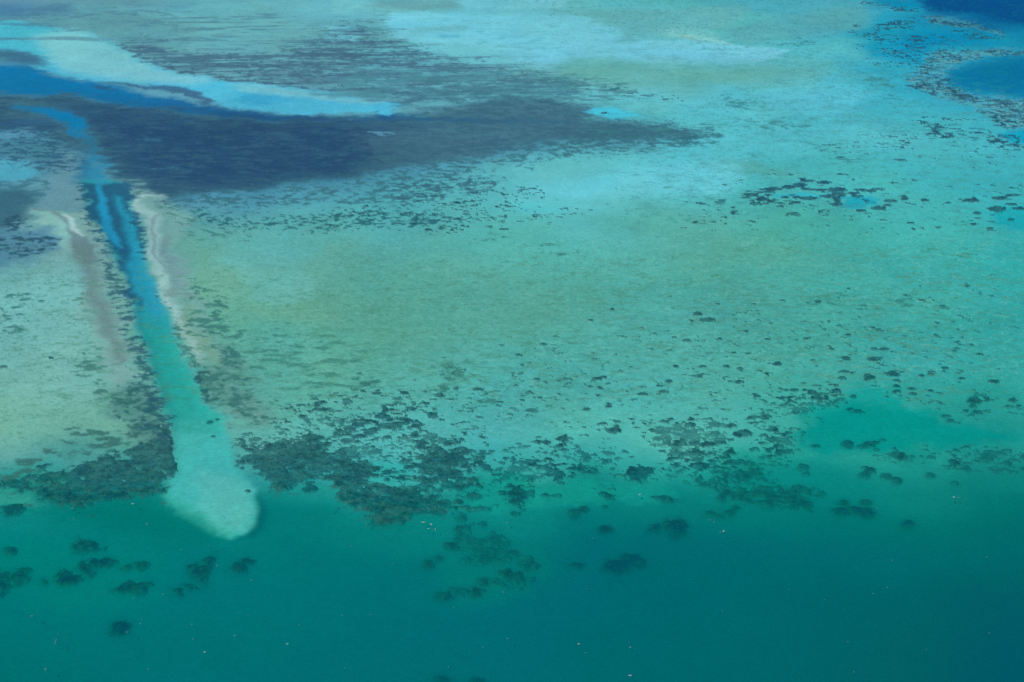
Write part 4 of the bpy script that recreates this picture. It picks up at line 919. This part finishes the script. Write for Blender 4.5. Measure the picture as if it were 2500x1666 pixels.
for b in [
    (8,570,474,44,10,'largest white foam streak, left half, below the ragged reef lobe',.1), (8,622,488,26,16,'largest white foam streak, right half, below the ragged reef lobe',.3), (8,652,522,10,24,'tail of the largest foam streak',0), (8,604,518,24,8,'faint foam wisp under the largest foam streak',.4),
    (9,298,536,22,16,'white foam fleck below the left end of the right slope bommies',0), (9,276,542,14,12,common,0), (9,233,473,14,9,common,0), (9,200,459,26,5,common,0),
    (9,1872,303,24,14,'white foam fleck on the far right, above open deep water',0), (9,1905,306,30,8,common,.5), (9,1952,314,12,6,common,0),
    (8,2050,285,26,12,'foam wisp on the turquoise edge above the right slope',.6),
    (8,1143,478,12,22,common,.2), (8,738,547,12,9,common,0), (8,181,484,8,18,common,.3), (8,80,638,14,7,common,0), (8,364,757,12,9,common,0), (8,1730,583,8,12,common,0), (8,1681,909,8,10,common,0), (8,1687,930,8,10,common,0),
    (8,1117,952,10,16,common,.3), (8,1145,1270,24,9,common,.3), (8,1632,1306,24,11,'pale foam fleck in the lower middle of the deep',0), (8,1984,1330,18,22,common,0), (8,1978,1299,9,8,common,0), (8,1680,1367,26,6,common,0), (8,1984,1522,32,12,'bright foam fleck at the bottom edge right of the middle',0),
    (8,742,1463,14,12,common,0), (8,33,1473,8,10,common,0), (8,14,1112,9,9,common,0), (8,208,1106,16,6,common,0), (8,976,1330,12,12,common,0), (8,780,1053,12,6,common,0),
    (7,1604,1250,24,12,common,0), (7,1965,1306,22,12,'bright foam fleck right of the lone bottom left bommie',0), (7,1400,1362,26,14,'foam fleck below the hooked ridge',0), (7,1012,1477,9,18,common,.2), (7,960,1168,12,20,common,.4), (7,969,1138,10,10,common,0), (7,1312,1174,26,7,common,.4),
    (7,217,1115,34,9,common,.2), (7,868,1225,30,9,common,.2), (7,495,378,30,12,common,.4), (7,908,348,30,10,'foam fleck over the left reef',.4), (7,505,450,14,12,common,0), (7,1004,488,14,24,common,.4), (7,1425,634,12,10,common,.5), (7,1718,872,20,12,common,.5), (7,1485,770,12,22,common,0),
    (7,1115,967,18,10,common,0), (7,912,996,16,10,common,0), (7,1523,431,10,12,common,0), (7,380,1290,10,70,common,.1), (7,395,1240,8,12,common,0), (7,310,1480,22,30,common,.2), (7,1318,1273,12,12,common,0), (7,2043,1174,10,10,common,0), (7,2338,1112,12,9,common,0), (7,1625,1090,8,8,common,0), (7,1696,1107,8,7,common,0), (7,2142,447,12,6,common,0), (7,1238,662,10,12,common,0),
    (9,1418,920,16,9,common,0), (9,1319,963,12,12,common,0), (9,1452,735,14,8,common,0), (9,744,935,12,7,common,0), (9,2097,713,16,8,common,0), (9,1148,1291,16,8,common,0), (9,1189,1497,8,20,common,-.4), (9,988,1002,9,9,common,0), (9,290,1080,8,8,common,0), (9,2115,1232,18,8,common,0), (9,1685,1344,10,8,common,0), (9,1350,380,8,9,common,0)]:
    foam(b[0], b[1], b[2], b[3], b[4], b[5], b[6])

# ------------------------------------------------------------------ the water: one body with its real absorption and scattering
def box(name, lo, hi, mat):
    x0, y0, z0 = lo; x1, y1, z1 = hi
    me = bpy.data.meshes.new(name)
    me.from_pydata([(x0,y0,z0),(x1,y0,z0),(x1,y1,z0),(x0,y1,z0),(x0,y0,z1),(x1,y0,z1),(x1,y1,z1),(x0,y1,z1)], [],
                   [(0,3,2,1),(4,5,6,7),(0,1,5,4),(1,2,6,5),(2,3,7,6),(3,0,4,7)])
    me.materials.append(mat); o = bpy.data.objects.new(name, me); COL.objects.link(o); return o
M_W = bpy.data.materials.new('sea_water'); M_W.use_nodes = True
n = M_W.node_tree.nodes; l = M_W.node_tree.links; n.remove(n['Principled BSDF']); outn = n['Material Output']
ge = n.new('ShaderNodeNewGeometry'); sp = n.new('ShaderNodeSeparateXYZ'); mrw = n.new('ShaderNodeMapRange')
mrw.inputs['From Min'].default_value = Y_NEAR; mrw.inputs['From Max'].default_value = Y_FAR
l.new(ge.outputs['Position'], sp.inputs[0]); l.new(sp.outputs['Y'], mrw.inputs['Value'])
def mixcol(a, b):
    m = n.new('ShaderNodeMix'); m.data_type = 'RGBA'; m.inputs[6].default_value = (*a, 1); m.inputs[7].default_value = (*b, 1)
    l.new(mrw.outputs[0], m.inputs[0]); return m.outputs[2]
va = n.new('ShaderNodeVolumeAbsorption'); vsn = n.new('ShaderNodeVolumeScatter'); ad = n.new('ShaderNodeAddShader')
DA = .4; DS = .06
va.inputs['Density'].default_value = DA; vsn.inputs['Density'].default_value = DS; vsn.inputs['Anisotropy'].default_value = 0
l.new(mixcol(1 - ABS_NEAR / DA, 1 - ABS_FAR / DA), va.inputs['Color']); l.new(mixcol(SCA_NEAR / DS, SCA_FAR / DS), vsn.inputs['Color'])
l.new(va.outputs[0], ad.inputs[0]); l.new(vsn.outputs[0], ad.inputs[1]); l.new(ad.outputs[0], outn.inputs['Volume'])
wt = box('water', (-30000, -5000, -45), (30000, 30000, 0), M_W); wt['kind'] = 'structure'; wt['label'] = 'clear turquoise sea water'
